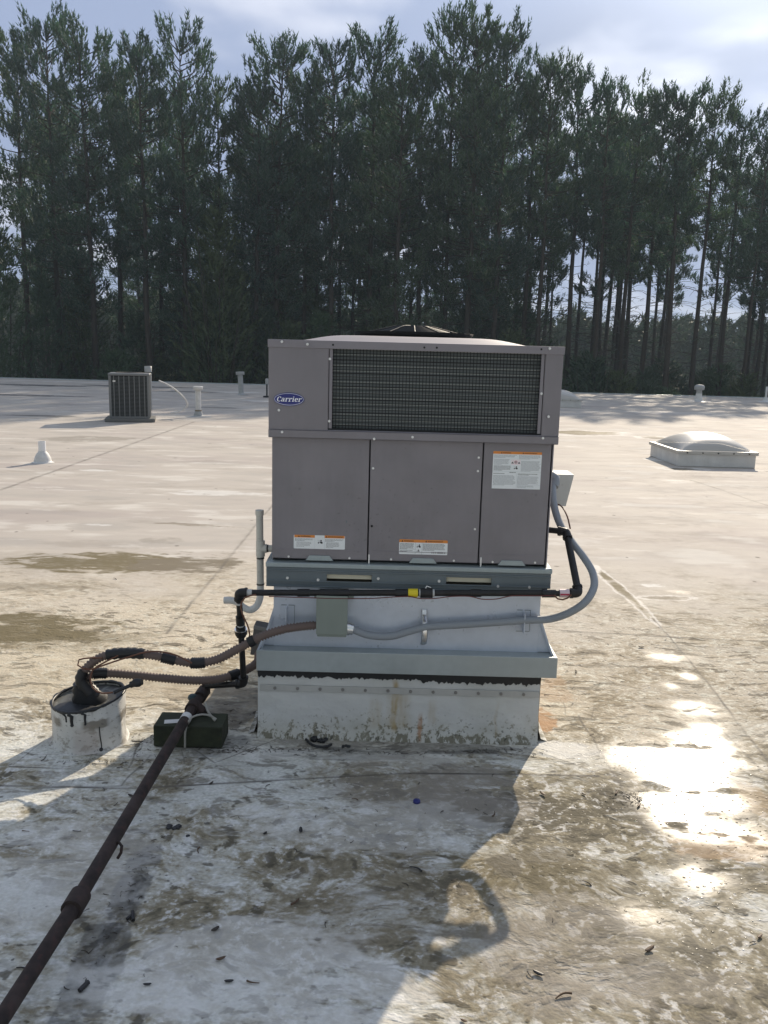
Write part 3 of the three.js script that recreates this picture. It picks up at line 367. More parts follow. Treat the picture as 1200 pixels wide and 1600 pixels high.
  sticker([[771, 704.8], [843.5, 765]], ZF, canvas(720, 600, (g, w, h) => { g.fillStyle = '#e7ebee'; g.fillRect(0, 0, w, h); g.fillStyle = '#e08a3a'; g.fillRect(0, 0, w, 42); head(g, 60, 260, 42, 'WARNING', 24); head(g, 380, 320, 42, 'AVERTISSEMENT', 24); const C = '#6a7075'; fake(g, 16, 56, 335, 4, 14, 5, C); fake(g, 385, 56, 320, 5, 14, 5, C); fake(g, 16, 124, 230, 7, 14, 5, C); fake(g, 16, 230, 260, 5, 17, 8, '#4c5054'); fake(g, 420, 150, 290, 13, 13, 5, C); fake(g, 250, 330, 190, 1, 14, 10, '#333'); fake(g, 16, 352, 330, 1, 14, 8, '#444'); fake(g, 380, 352, 320, 2, 16, 8, '#444'); fake(g, 16, 385, 335, 12, 14, 5, C); fake(g, 375, 395, 325, 10, 14, 5, C); fake(g, 375, 545, 260, 3, 14, 5, C); g.fillStyle = '#b9c2c8'; g.fillRect(362, 345, 3, 240); g.fillRect(0, 322, w, 3); g.fillRect(365, 535, 355, 3); g.fillStyle = '#efe6ea'; g.fillRect(270, 125, 140, 90); g.fillStyle = '#20262a'; for (const c of [292, 388]) { g.beginPath(); g.moveTo(c - 20, 190); g.lineTo(c + 20, 190); g.lineTo(c, 160); g.fill(); } g.strokeStyle = '#a03a48'; g.lineWidth = 7; g.beginPath(); g.arc(340, 168, 20, 0, 7); g.stroke(); g.fillStyle = '#222'; g.fillRect(332, 158, 16, 20); man(g, 340, 262, 1.6); }), 'instruction_label', 0.001);
  // oval badge
  { const c0 = px(451.7, 623.8, ZT), rx = (px(475.5, 624, ZT)[0] - px(428, 624, ZT)[0]) / 2, ry = (px(452, 613.4, ZT)[1] - px(452, 634.2, ZT)[1]) / 2;
    const s = new THREE.Shape(); s.absellipse(c0[0], c0[1], rx, ry, 0, Math.PI * 2); const g = new THREE.ExtrudeGeometry(s, { depth: 0.0025, bevelEnabled: true, bevelSize: 0.001, bevelThickness: 0.001, bevelOffset: -0.001, bevelSegments: 2, curveSegments: 48 }); g.translate(0, 0, ZT + 0.001);
    const uv = g.attributes.uv, P = g.attributes.position; for (let i = 0; i < P.count; i++) uv.setXY(i, (P.getX(i) - c0[0]) / (2 * rx) + 0.5, (P.getY(i) - c0[1]) / (2 * ry) + 0.5);
    const t = canvas(768, 336, (q, w, h) => { q.fillStyle = '#1c2476'; q.fillRect(0, 0, w, h); q.strokeStyle = '#e8eaf4'; q.lineWidth = 9; q.beginPath(); q.ellipse(w / 2, h / 2, w / 2 - 22, h / 2 - 22, 0, 0, 7); q.stroke(); q.fillStyle = '#f4f5fa'; q.textAlign = 'center'; q.textBaseline = 'middle'; q.font = 'bold 168px serif'; q.setTransform(1, 0, -0.22, 1, h * 0.11 + 6, 0); q.fillText('Carrier', w / 2, h * 0.5); });
    part(unit, 'badge', g, new THREE.MeshPhysicalMaterial({ map: t, roughness: 0.35, clearcoat: 0.4 })); }
  // base rail with fork pockets
  const R0 = -0.498, R1 = 0.723, RY0 = 0.668, RY1 = 0.772, slot = (a, b, c, d) => { const p = px(a, b, ZF + 0.015), q = px(c, d, ZF + 0.015); return rect(p[0], q[0], q[1], p[1]); };
  const h1 = slot(510.5, 897.5, 580.5, 911.5), h2 = slot(697.5, 902, 767.5, 916.5);
  const rail = [extrudeXY(rect(R0, R1, RY0, RY1 - 0.018), ZF + 0.004, ZF + 0.015, [h1, h2], 0.002), extrudeXY(rect(R0, R1, RY0, RY1 - 0.018), ZB, ZB + 0.01, [h1, h2], 0.002)];
  for (const g of rail) part(unit, 'base_rail', g, M.rail);
  part(unit, 'rail_rib', [box(R0, R1, RY1 - 0.036, RY1 - 0.029, ZF + 0.015, ZF + 0.019, 0.003), box(R0, R1, RY0 + 0.022, RY0 + 0.029, ZF + 0.0145, ZF + 0.019, 0.003), box(R0, R1, RY0, RY0 + 0.006, ZF + 0.0145, ZF + 0.022, 0.002)], M.rail);
  part(unit, 'rail_lip', [box(R0 - 0.002, R1 + 0.003, RY1 - 0.018, RY1 + 0.002, ZF - 0.02, ZF + 0.022, 0.003), box(R0 - 0.002, R1 + 0.003, RY1 - 0.006, RY1 + 0.003, ZB, ZF - 0.021, 0.001)], M.railLip);
  part(unit, 'rail_end', box(R0, R0 + 0.006, RY0, RY1 - 0.018, ZB + 0.012, ZF + 0.003, 0.001), M.rail); part(unit, 'rail_end', box(R1 - 0.006, R1, RY0, RY1 - 0.018, ZB + 0.012, ZF + 0.003, 0.001), M.rail);
  part(unit, 'base_pan', box(R0 + 0.01, R1 - 0.01, RY0 + 0.004, RY0 + 0.01, ZB + 0.02, ZF, 0.001), std(0.55, 0.5, 0.38, 0.6)); for (const h of [h1, h2]) part(unit, 'added_slot_plate', box(h[0][0] - 0.004, h[1][0] + 0.004, h[0][1] + 0.012, h[3][1] + 0.004, ZF - 0.014, ZF - 0.003, 0.001), std(0.72, 0.68, 0.54, 0.6));  // pale plate added behind each slot, its cream imitating light inside
  scr([[449, 903], [497, 906], [591, 904], [686, 908], [778, 916], [827, 917.5]], ZF + 0.017, M.screw, 1.1);
  // service disconnect on the right flank
  const bx = px(866, 742, -3.95)[0]; part(unit, 'disconnect_box', prism([Z(862, 741, -3.95), Z(897, 742, -3.95), Z(884, 791, -3.95), Z(862, 790, -3.95)].reverse(), [Z(862, 741, -3.95), Z(897, 742, -3.95), Z(884, 791, -3.95), Z(862, 790, -3.95)].map(([a, b, c]) => [a, b, c - 0.16]).reverse()), M.whiteBox);
}

// ---------------------------------------------------------------- roof curb below the unit, with its metal adapter
const curb = thing('roof_curb', 'white membrane curb with grey metal adapter under the large unit', 'roof curb', [0.09, 0, -4.03]);
{
  const CZ = -3.455, cz1 = -4.6, cx0 = -0.53, cx1 = 0.70;
  // walls of membrane, flared a little at the foot, streaked with rust and splashed dirt
  const wallMap = tex(2048, 512, (u, v, o) => { // u along the front, v up
    const x = u * 1.23, y = v * 0.3, n = fbm(x * 7, y * 10, 6), f = fbm(x * 38, y * 46, 5), f2 = fbm(x * 60 + 3, y * 60, 4); let r = 0.60 + 0.06 * n, g = 0.605 + 0.06 * n, b = 0.60 + 0.05 * n;
    const reach = 0.6 + 0.6 * noise(x * 2.6 + 2, 1) + 0.5 * noise(x * 9, 4), dd = grit(x * 30, y * 30 + 7, 6), hh = y / (0.045 + 0.06 * reach), splash = ss(0.0, 0.22, dd + 0.12 - 0.32 * hh), foot = ss(0.12, 0.34, dd + 0.3 - 0.75 * hh), veil2 = ss(1.4, 0.0, hh + 0.8 * n) * 0.45;
    r = mixv(r, 0.36, veil2); g = mixv(g, 0.345, veil2); b = mixv(b, 0.27, veil2); r = mixv(r, 0.22, 0.75 * splash); g = mixv(g, 0.2, 0.75 * splash); b = mixv(b, 0.14, 0.75 * splash); r = mixv(r, 0.13, 0.7 * foot); g = mixv(g, 0.12, 0.7 * foot); b = mixv(b, 0.08, 0.7 * foot);
    const mil = 0.16 * ss(0.0, 0.3, fbm(x * 3 + 8, y * 3, 5)); r = mixv(r, 0.36, mil); g = mixv(g, 0.36, mil); b = mixv(b, 0.3, mil);
    const spk = ss(0.3, 0.36, f2 + 0.25 * n) * ss(0.17, 0.02, y); r *= 1 - 0.6 * spk; g *= 1 - 0.6 * spk; b *= 1 - 0.62 * spk;
    for (const [c, w, y0, y1, s, k] of [[0.487, 0.02, 0.02, 0.29, 0.9, 0], [0.50, 0.07, 0.03, 0.23, 0.45, 0], [0.578, 0.014, -0.01, 0.13, 1.0, 1], [0.42, 0.04, 0.03, 0.2, 0.3, 0], [0.62, 0.03, 0.05, 0.2, 0.3, 0], [0.85, 0.01, 0.0, 0.2, 0.25, 0]]) { const q = Math.abs(u - c + 0.006 * noise(y * 30, c * 50)) * 1.23 / w, m = s * ss(1, 0.2, q) * ss(y0, y0 + 0.04, y) * ss(y1, y1 - 0.05, y) * (0.7 + 0.6 * noise(x * 60, y * 14)); r = mixv(r, k ? 0.36 : 0.40, m); g = mixv(g, k ? 0.17 : 0.30, m); b = mixv(b, k ? 0.07 : 0.15, m); }
    o[0] = r; o[1] = g; o[2] = b; }, { srgb: true });
  const mat = new THREE.MeshStandardMaterial({ map: wallMap, roughness: 0.6, bumpMap: tex(512, 128, (u, v, o) => { o[0] = o[1] = o[2] = 0.5 + 0.4 * fbm(u * 9, v * 3, 4); }), bumpScale: 0.012 });
  const prof = [[0.045, 0], [0.016, 0.012], [0.006, 0.05], [0, 0.12], [0, 0.3]];
  const wall = (ax, az, bx, bz, nx, nz) => { const P = [], U = [], I = [], N = 48; for (let i = 0; i <= N; i++) for (const [o, y] of prof) { const t = i / N, k = o + 0.004 * noise(t * 9, y * 9 + ax); P.push(ax + (bx - ax) * t + nx * k, y, az + (bz - az) * t + nz * k); U.push(t, y / 0.3); } const c = prof.length; for (let i = 0; i < N; i++) for (let j = 0; j < c - 1; j++) { const a = i * c + j; I.push(a, a + c, a + 1, a + c, a + c + 1, a + 1); } const g = new THREE.BufferGeometry(); g.setAttribute('position', new THREE.Float32BufferAttribute(P, 3)); g.setAttribute('uv', new THREE.Float32BufferAttribute(U, 2)); g.setIndex(I); g.computeVertexNormals(); return g; };
  part(curb, 'membrane_wall', wall(cx0, CZ, cx1, CZ, 0, 1), mat); part(curb, 'membrane_wall', wall(cx1, CZ, cx1, cz1, 1, 0), mat); part(curb, 'membrane_wall', wall(cx1, cz1, cx0, cz1, 0, -1), mat); part(curb, 'membrane_wall', wall(cx0, cz1, cx0, CZ, -1, 0), mat);
  // band of black sealant with a torn white edge, then the bar that clamps the membrane
  const r = rng(8), low = []; for (let i = 0; i <= 220; i++) { const t = i / 220; low.push([cx1 - (cx1 - cx0) * t, 0.272 - 0.006 * Math.abs(noise(t * 8, 2)) + 0.010 * noise(t * 30, 5) + 0.010 * noise(t * 110, 9) - (t < 0.42 ? 0.008 : 0) + (r() - 0.5) * 0.004]); }
  part(curb, 'sealant_band', extrudeXY([[cx0 - 0.002, 0.305], [cx1 + 0.002, 0.305], ...low], CZ - 0.004, CZ + 0.004), M.tar);
  part(curb, 'clamp_bar', box(cx0 + 0.01, cx1 - 0.002, 0.205, 0.233, CZ + 0.002, CZ + 0.006, 0.001), std(0.52, 0.52, 0.51, 0.55, 0.1, { map: grime }));
  for (let i = 0; i < 12; i++) { const x = cx0 + 0.075 + i * 0.0985; const s = part(curb, 'bar_screw', [new THREE.CylinderGeometry(0.0068, 0.0072, 0.004, 10).rotateX(Math.PI / 2).translate(x, 0.219, CZ + 0.008)], std(0.25, 0.24, 0.23, 0.5, 0.4)); }
  // cap flashing
  const K0 = -0.532, K1 = 0.762, KZ = -3.425, ky0 = Z(635, 1054, KZ)[1], ky1 = Z(635, 1022, KZ)[1];
  part(curb, 'cap_flashing', [box(K0, K1, ky0, ky1, KZ - 0.012, KZ, 0.0025), box(K0, K0 + 0.012, ky0, ky1 - 0.002, KZ - 1.24, KZ - 0.013, 0.002), box(K1 - 0.012, K1, ky0, ky1 - 0.002, KZ - 1.24, KZ - 0.013, 0.002), box(K0 + 0.002, K1 - 0.002, ky0, ky1 - 0.001, KZ - 1.25, KZ - 1.241, 0.002)], M.galvCap);
  // adapter: front plate set back, flared sides
  const A0 = -0.468, A1 = 0.688, AZ = -3.5, ay = 0.668, ty = ky1 - 0.001, aB = -4.61;
  part(curb, 'adapter_top', box(K0 + 0.013, K1 - 0.013, ty - 0.012, ty - 0.003, KZ - 1.238, KZ - 0.014, 0.001), M.galvCap);
  part(curb, 'adapter_panel', box(A0, A1, ty - 0.004, ay, AZ - 0.01, AZ, 0.002), M.galv);
  part(curb, 'adapter_panel', prism([[A1 - 0.002, ay, AZ - 0.008], [A1 - 0.002, ay, aB], [A1, 0.53, aB], [A1, 0.53, AZ - 0.008]], [[A1 - 0.012, ay, AZ - 0.012], [A1 - 0.012, ay, aB], [A1 - 0.012, 0.53, aB], [A1 - 0.012, 0.53, AZ - 0.012]]), M.galv);
  for (const [xa, xb] of [[A0, K0 + 0.012], [A1, K1 - 0.012]]) { const d = xb > xa ? -0.008 : 0.008; { const zf = AZ - 0.003, tri = [[xa, 0.57, zf], [xa, ty - 0.001, zf], [xb, ty - 0.001, zf], [xa + (xb - xa) * 0.5, 0.5 * (0.57 + ty), zf]]; part(curb, 'gusset', prism(tri, tri.map(([p, q, w]) => [p, q, w - 0.004])), M.galv); }
    part(curb, 'adapter_flare', prism([[xa, 0.55, AZ - 0.002], [xb, ty - 0.001, AZ - 0.002 + 0.04], [xb, ty - 0.001, aB], [xa, 0.55, aB]], [[xa + d, 0.55, AZ - 0.006], [xb + d, ty - 0.003, AZ + 0.03], [xb + d, ty - 0.003, aB], [xa + d, 0.55, aB]]), M.galv); }
  part(curb, 'adapter_panel', box(A0 + 0.001, A0 + 0.01, 0.54, ay, aB, AZ - 0.012, 0.001), M.galv);
  part(curb, 'adapter_panel', box(A0, A1, ty - 0.004, ay, aB - 0.01, aB, 0.002), M.galv);
  part(curb, 'gasket', box(A0 + 0.01, A1 - 0.01, ay - 0.001, ay + 0.0005, -4.6, AZ - 0.012, 0), M.dark);
  // duct tabs and the strap that hold the conduit
  for (const [x, y0, y1] of [[449.5, 945, 981], [818, 953, 986]]) { const a = Z(x, y0, AZ), b = Z(x, y1, AZ); part(curb, 'bracket', [box(a[0] - 0.003, a[0] + 0.001, b[1] + 0.004, a[1] - 0.004, AZ, AZ + 0.055, 0.001), box(a[0] - 0.03, a[0] + 0.035, b[1], a[1], AZ + 0.0002, AZ + 0.003, 0.001)], M.galv); part(curb, 'tab_shade_strip', [box(a[0] + 0.004, a[0] + 0.03, a[1] - 0.0015, a[1] + 0.001, AZ + 0.0031, AZ + 0.0036, 0), box(a[0] - 0.028, a[0] - 0.004, a[1] - 0.0015, a[1] + 0.001, AZ + 0.0031, AZ + 0.0036, 0), box(a[0] - 0.028, a[0] + 0.03, b[1] - 0.001, b[1] + 0.0015, AZ + 0.0031, AZ + 0.0036, 0), box(a[0] + 0.029, a[0] + 0.0308, b[1], a[1], AZ + 0.0031, AZ + 0.0036, 0)], M.rail); }  // dark strips outline the tabs, painting in the shade of their cut
  { const a = Z(663, 952, AZ), b = Z(663, 1006, AZ); part(curb, 'strap', tube([[a[0], a[1], AZ + 0.004], [a[0], a[1] - 0.02, AZ + 0.012], [a[0] + 0.001, (a[1] + b[1]) / 2 + 0.01, AZ + 0.052], [a[0], b[1] + 0.02, AZ + 0.045], [a[0] - 0.001, b[1], AZ + 0.004]], 0.004, { radial: 6, seg: 24 }).applyMatrix4(new THREE.Matrix4().makeTranslation(a[0], 0, 0).multiply(new THREE.Matrix4().makeScale(3.2, 1, 1)).multiply(new THREE.Matrix4().makeTranslation(-a[0], 0, 0))), M.shiny); }
}

// ---------------------------------------------------------------- junction box and conduits
{
  const jz = -3.41, a = Z(496, 931, jz), b = Z(541, 996, jz), jb = thing('junction_box', 'sage green metal junction box screwed to the adapter under the pipe', 'junction box', [(a[0] + b[0]) / 2, b[1], -3.498]);
  part(jb, 'box', box(a[0], b[0], b[1], a[1], -3.499, jz, 0.003), M.greyBox);
  part(jb, 'cover', box(a[0] - 0.004, b[0] + 0.004, b[1] + 0.012, a[1] + 0.002, jz + 0.0005, jz + 0.006, 0.002), M.greyBox);
  for (const s of [[a[0] - 0.02, a[0]], [b[0], b[0] + 0.026]]) { part(jb, 'ear', box(s[0], s[1], a[1] - 0.035, a[1] - 0.012, -3.4975, -3.494, 0.001), M.greyBox); }
  const grey = thing('grey_conduit', 'grey flexible electrical conduit looping from junction box up the right side', 'conduit', [0.3, 0.5, -3.44]);
  const pts = [Z(543, 981, -3.44), Z(553, 984, -3.44), Z(575, 992, -3.445), Z(610, 994, -3.45), Z(640, 986, -3.455), Z(664, 980, -3.455), Z(720, 976, -3.46), Z(780, 972, -3.46), Z(819, 969, -3.46), Z(860, 967, -3.46), Z(890, 957, -3.43), Z(915, 940, -3.42), Z(928, 917, -3.46), Z(926, 895, -3.52), Z(913, 872, -3.57), Z(894, 847, -3.64), Z(877, 823, -3.71), Z(867, 796, -3.78), Z(863.5, 772, -3.83), Z(864, 757, -3.87)];
  part(grey, 'hose', tube(pts, 0.0165, { radial: 14, seg: 140 }), M.greyFlex); part(grey, 'connector', tube([Z(864.5, 760, -3.87), Z(868, 750, -3.89), Z(862, 744, -3.9), Z(855, 744, -3.9)], 0.024, { radial: 14 }), M.greyFlex); part(grey, 'connector', tube([Z(541, 981, -3.44), Z(552, 983, -3.44)], (t) => (t < 0.6 ? 0.03 : 0.026), { radial: 12, seg: 6, smooth: false }), M.shiny);
  const ribbed = (t, L) => 0.0175 + 0.0022 * Math.sign(Math.sin(t * L / 0.0135 * Math.PI * 2));
  const flex = (name, label, pts, tapes, r0 = 0) => { const o = thing(name, label, 'conduit', [-1.1, 0.3, -3.4]); const c = new THREE.CatmullRomCurve3(pts.map(V), false, 'centripetal'), L = c.getLength(); part(o, 'hose', tube(pts, (t, l) => ribbed(t, l) + r0, { radial: 12, seg: Math.ceil(L / 0.0034) }), M.brownFlex); for (const [t0, t1] of tapes) { const q = []; for (let i = 0; i <= 8; i++) q.push(c.getPointAt(t0 + (t1 - t0) * i / 8)); part(o, 'tape', tube(q, (t) => 0.0235 + 0.002 * Math.sin(t * 37), { radial: 12, seg: 20 }), M.tape); } return o; };
  flex('brown_conduit', 'upper brown ribbed conduit arching from the tar pocket to the junction box', [[-1.22, 0.22, -3.33], Z(126, 1062, -3.33), Z(139, 1040, -3.34), Z(160, 1026, -3.35), Z(185, 1021, -3.36), Z(215, 1021, -3.37), Z(250, 1026, -3.37), Z(285, 1034, -3.38), Z(310, 1036, -3.38), Z(340, 1030, -3.39), Z(375, 1012, -3.39), Z(410, 994, -3.4), Z(445, 983, -3.41), Z(480, 978, -3.435), Z(494, 977, -3.44)], [[0.0, 0.10], [0.2, 0.335], [0.40, 0.45], [0.51, 0.56], [0.74, 0.765]]);
  flex('brown_conduit', 'lower brown ribbed conduit running from the tar pocket behind the curb corner', [[-1.2, 0.2, -3.36], Z(132, 1062, -3.37), Z(145, 1053, -3.38), Z(170, 1052, -3.4), Z(210, 1055, -3.43), Z(260, 1060, -3.46), Z(300, 1063, -3.5), Z(335, 1062, -3.55), Z(365, 1055, -3.6), Z(388, 1045, -3.65), Z(402, 1034, -3.7), Z(404, 1020, -3.75)], [[0.0, 0.1], [0.14, 0.2], [0.77, 0.82]]);
  const wires = [['brown control wire twisted round the upper brown conduit and curling at its bend', [Z(300, 1036, -3.35), Z(270, 1022, -3.35), Z(235, 1018, -3.35), Z(190, 1030, -3.33), Z(160, 1040, -3.32), Z(140, 1046, -3.32), Z(122, 1040, -3.32), Z(122, 1032, -3.33), Z(140, 1028, -3.33), Z(160, 1028, -3.33)]], ['brown control wire drooping from the conduit bend onto the tar pocket', [Z(185, 1024, -3.34), Z(165, 1034, -3.33), Z(145, 1047, -3.32), Z(141, 1062, -3.31), Z(146, 1076, -3.3), Z(158, 1083, -3.29), Z(176, 1082, -3.28)]], ['brown wire looping down from the left pipe elbow beside the black riser', [Z(400, 929, -3.4), Z(384, 933, -3.4), Z(376, 945, -3.4), Z(379, 960, -3.4), Z(388, 980, -3.4), Z(390, 995, -3.4), Z(384, 1008, -3.4)]], ['brown wire hanging from the disconnect box to the black gas pipe', [Z(865, 786, -3.85), Z(876, 790, -3.8), Z(886, 806, -3.72), Z(891, 826, -3.66)]], ['brown wire sagging under the right end of the black gas pipe', [Z(866, 930, -3.4), Z(872, 936, -3.4), Z(884, 936, -3.4), Z(893, 929, -3.4)]]];
  for (const [l, p] of wires) single('control_wire', tube(p, 0.0035, { radial: 6 }), M.wire, l, 'wire');
  single('control_wire', tube([[420, 932], [470, 933.5], [520, 935], [580, 935], [620, 932.5], [640, 932], [655, 935], [680, 935], [705, 932], [735, 932], [752, 936], [775, 936], [800, 931], [840, 931], [868, 930]].map(([x, y]) => Z(x, y, -3.405)), 0.0021, { radial: 6, seg: 120 }), M.redWire, 'thin red wire run along the underside of the black gas pipe', 'wire');
}

// ---------------------------------------------------------------- gas pipe across the front
{
  const z = -3.425, gp = thing('gas_pipe', 'black threaded gas pipe running across the front below the unit', 'gas pipe', [0.1, 0.66, z]);
  const L = Z(373, 926, z), Rr = Z(904, 927, z), bt = Z(381, 1068, -3.55), rise = Z(885, 831, -3.66), rt = 0.0135;
  const el = (at, d1, d2, r = 0.019, k = 0.03) => { const c = V(at), a = c.clone().addScaledVector(V(d1), k), b = c.clone().addScaledVector(V(d2), k), m = c.clone().addScaledVector(V(d1), k * 0.12).addScaledVector(V(d2), k * 0.12); return [tube([a, c.clone().addScaledVector(V(d1), k * 0.5), m, c.clone().addScaledVector(V(d2), k * 0.5), b], r, { radial: 14, seg: 16 }), tube([a.clone().addScaledVector(V(d1), -0.004), a.clone().addScaledVector(V(d1), 0.006)], r + 0.003, { radial: 14, seg: 1, smooth: false }), tube([b.clone().addScaledVector(V(d2), -0.004), b.clone().addScaledVector(V(d2), 0.006)], r + 0.003, { radial: 14, seg: 1, smooth: false })]; };
  const dir = (a, b) => V(b).sub(V(a)).normalize().toArray();
  part(gp, 'pipe', rod(L, Rr, rt, 14), M.black); part(gp, 'riser', rod(L, bt, rt, 14), M.black); part(gp, 'riser', rod(Rr, rise, rt + 0.002, 14), M.black);
  const inlet = Z(856, 828, -3.7); part(gp, 'pipe', rod(rise, inlet, rt, 14), M.black);
  const tail = Z(322, 1072, -3.6); part(gp, 'pipe', rod(bt, tail, rt, 14), M.black);
  part(gp, 'elbow', el(L, dir(L, Rr), dir(L, bt)), M.black); part(gp, 'elbow', el(bt, dir(bt, L), dir(bt, tail)), M.black); part(gp, 'elbow', el(Rr, dir(Rr, L), dir(Rr, rise)), M.black); part(gp, 'elbow', el(rise, dir(rise, Rr), dir(rise, inlet)), M.black);
  // thread tape, dark tape bands, union, valve
  const P = (x, y) => Z(x, y, z), on = (px0, px1, r, m, name) => { const f = (x) => V(L).lerp(V(Rr), (x - 373) / (904 - 373)); part(gp, name, tube([f(px0), f(px1)], r, { radial: 14, seg: 2, smooth: false }), m); };
  on(383, 394, 0.0145, M.whiteBox, 'thread_tape'); on(465, 484, 0.0165, M.tape, 'tape'); on(500, 545, 0.016, M.tape, 'tape'); on(618, 637, 0.0175, M.tape, 'tape'); on(736, 752, 0.017, M.tape, 'tape'); on(847, 868, 0.0185, M.tape, 'tape');
  on(638, 653, 0.0185, M.yellow, 'yellow_tag'); on(874, 889, 0.0178, M.pinkTag, 'pink_tag'); { const f = (x) => V(L).lerp(V(Rr), (x - 373) / (904 - 373)).add(new THREE.Vector3(0, -0.001, 0.0158)); part(gp, 'tag_stripe', rod(f(874.5), f(888.5).toArray(), 0.004, 8), M.redTag); } on(657, 676, 0.021, M.black, 'valve'); on(655, 659, 0.0165, M.whiteBox, 'thread_tape'); on(674, 679, 0.0165, M.whiteBox, 'thread_tape');
  part(gp, 'valve_handle', tube([P(664, 922), P(664, 918), P(666, 916), P(672, 916), P(673, 918)], 0.003, { radial: 6 }), M.shiny);
  const u = (t0, t1, r, name, m = M.black) => part(gp, name, tube([V(L).lerp(V(bt), t0), V(L).lerp(V(bt), t1)], r, { radial: 8, seg: 1, smooth: false }), m);
  u(0.1, 0.12, 0.0155, 'thread_tape', M.whiteBox); u(0.25, 0.335, 0.0195, 'coupling'); u(0.335, 0.355, 0.0155, 'thread_tape', M.whiteBox); u(0.36, 0.39, 0.022, 'union'); u(0.39, 0.44, 0.0275, 'union'); u(0.44, 0.465, 0.022, 'union'); u(0.465, 0.475, 0.0155, 'thread_tape', M.whiteBox); u(0.385, 0.392, 0.0285, 'union_ring', M.shiny);
  single('drain_stub', [rod(Z(206, 1070, -3.3), Z(178, 1082, -3.28), 0.008, 8), ball(Z(214, 1067, -3.3), 0.02, 1.2, 0.9, 1), rod(Z(204, 1070, -3.3), Z(222, 1065, -3.3), 0.014, 10)], M.tar, 'short tarred stub with a knobbed end sticking out of the pocket', 'pipe stub');
  // rusty pipe along the roof
  const e0 = V(Z(319, 1079, -3.62)), e1 = V(Z(292, 1120, -3.35)), e2 = V(G(110, 1425, 0.09)), e3 = V(G(0, 1595, 0.06)), e4 = e3.clone().addScaledVector(e3.clone().sub(e2).normalize(), 0.9);
  const rp = thing('rusty_pipe', 'long rust brown gas pipe lying diagonally to the lower left corner', 'pipe', [-0.8, 0.08, -2.9]); const rr2 = 0.0215;
  part(rp, 'pipe', tube([e0, e1, e2, e3, e4], rr2, { radial: 16, seg: 40, smooth: false }), M.rustPipe);
  const along = (a, b, t) => a.clone().lerp(b, t); const cp = along(e2, e3, 0);
  part(rp, 'coupling', tube([along(e1, e2, 0.94), along(e1, e2, 0.995)], 0.031, { radial: 16, seg: 2, smooth: false }), M.rustPipe); part(rp, 'coupling', tube([along(e0, e1, 0.55), along(e0, e1, 0.75)], 0.031, { radial: 14, seg: 2, smooth: false }), M.rustPipe);
  part(rp, 'valve', [tube([e0, along(e0, e1, 0.3)], 0.03, { radial: 10, seg: 2, smooth: false }), rod(Z(312, 1088, -3.56), Z(303, 1092, -3.53), 0.022, 10), rod(tail, e0, 0.018, 12)], M.rustPipe); part(rp, 'valve_knob', ball(Z(301, 1090, -3.52), 0.022, 1, 0.8, 1), std(0.02, 0.05, 0.06, 0.5));
  part(rp, 'drip_leg', rod(Z(306, 1100, -3.45), Z(320, 1114, -3.42), 0.019, 12), M.rustPipe); part(rp, 'tape_wrap', tube([along(e1, e2, 0.0), along(e1, e2, 0.03)], rr2 + 0.0016, { radial: 14, seg: 1, smooth: false }), M.paper);
  const hk = along(e1, e2, 0.74); part(rp, 'hook', tube([[hk.x + 0.01, hk.y, hk.z], [hk.x + 0.03, hk.y + 0.012, hk.z + 0.005], [hk.x + 0.042, hk.y - 0.005, hk.z + 0.02], [hk.x + 0.03, hk.y - 0.03, hk.z + 0.03]], 0.005, { radial: 6 }), M.rustPipe);
}

// ---------------------------------------------------------------- timber block that carries the rusty pipe
{
  const a = G(240, 1168), b = G(347, 1171), w = Math.hypot(b[0] - a[0], b[2] - a[2]), blk = thing('support_block', 'dark green timber block on the roof under the rusty pipe', 'support block', [(a[0] + b[0]) / 2, 0, a[2] - 0.07]);
  part(blk, 'timber', box(a[0], b[0], 0.004, 0.098, a[2] - 0.145, a[2], 0.005), M.woodBlock);
  part(blk, 'paper_scrap', new THREE.BoxGeometry(0.07, 0.002, 0.035).rotateY(0.2).translate(...G(270, 1127, 0.1005)), M.paper);
  part(blk, 'strap', [tube([Z(289, 1168, -3.287), Z(290, 1140, -3.285), Z(296, 1124, -3.3), Z(310, 1117, -3.33), Z(328, 1118, -3.36), Z(338, 1124, -3.36)], 0.0045, { radial: 6 }), tube([Z(336, 1126, -3.35), Z(325, 1112, -3.39), Z(321, 1098, -3.44)], 0.005, { radial: 6 })], M.strap);
}

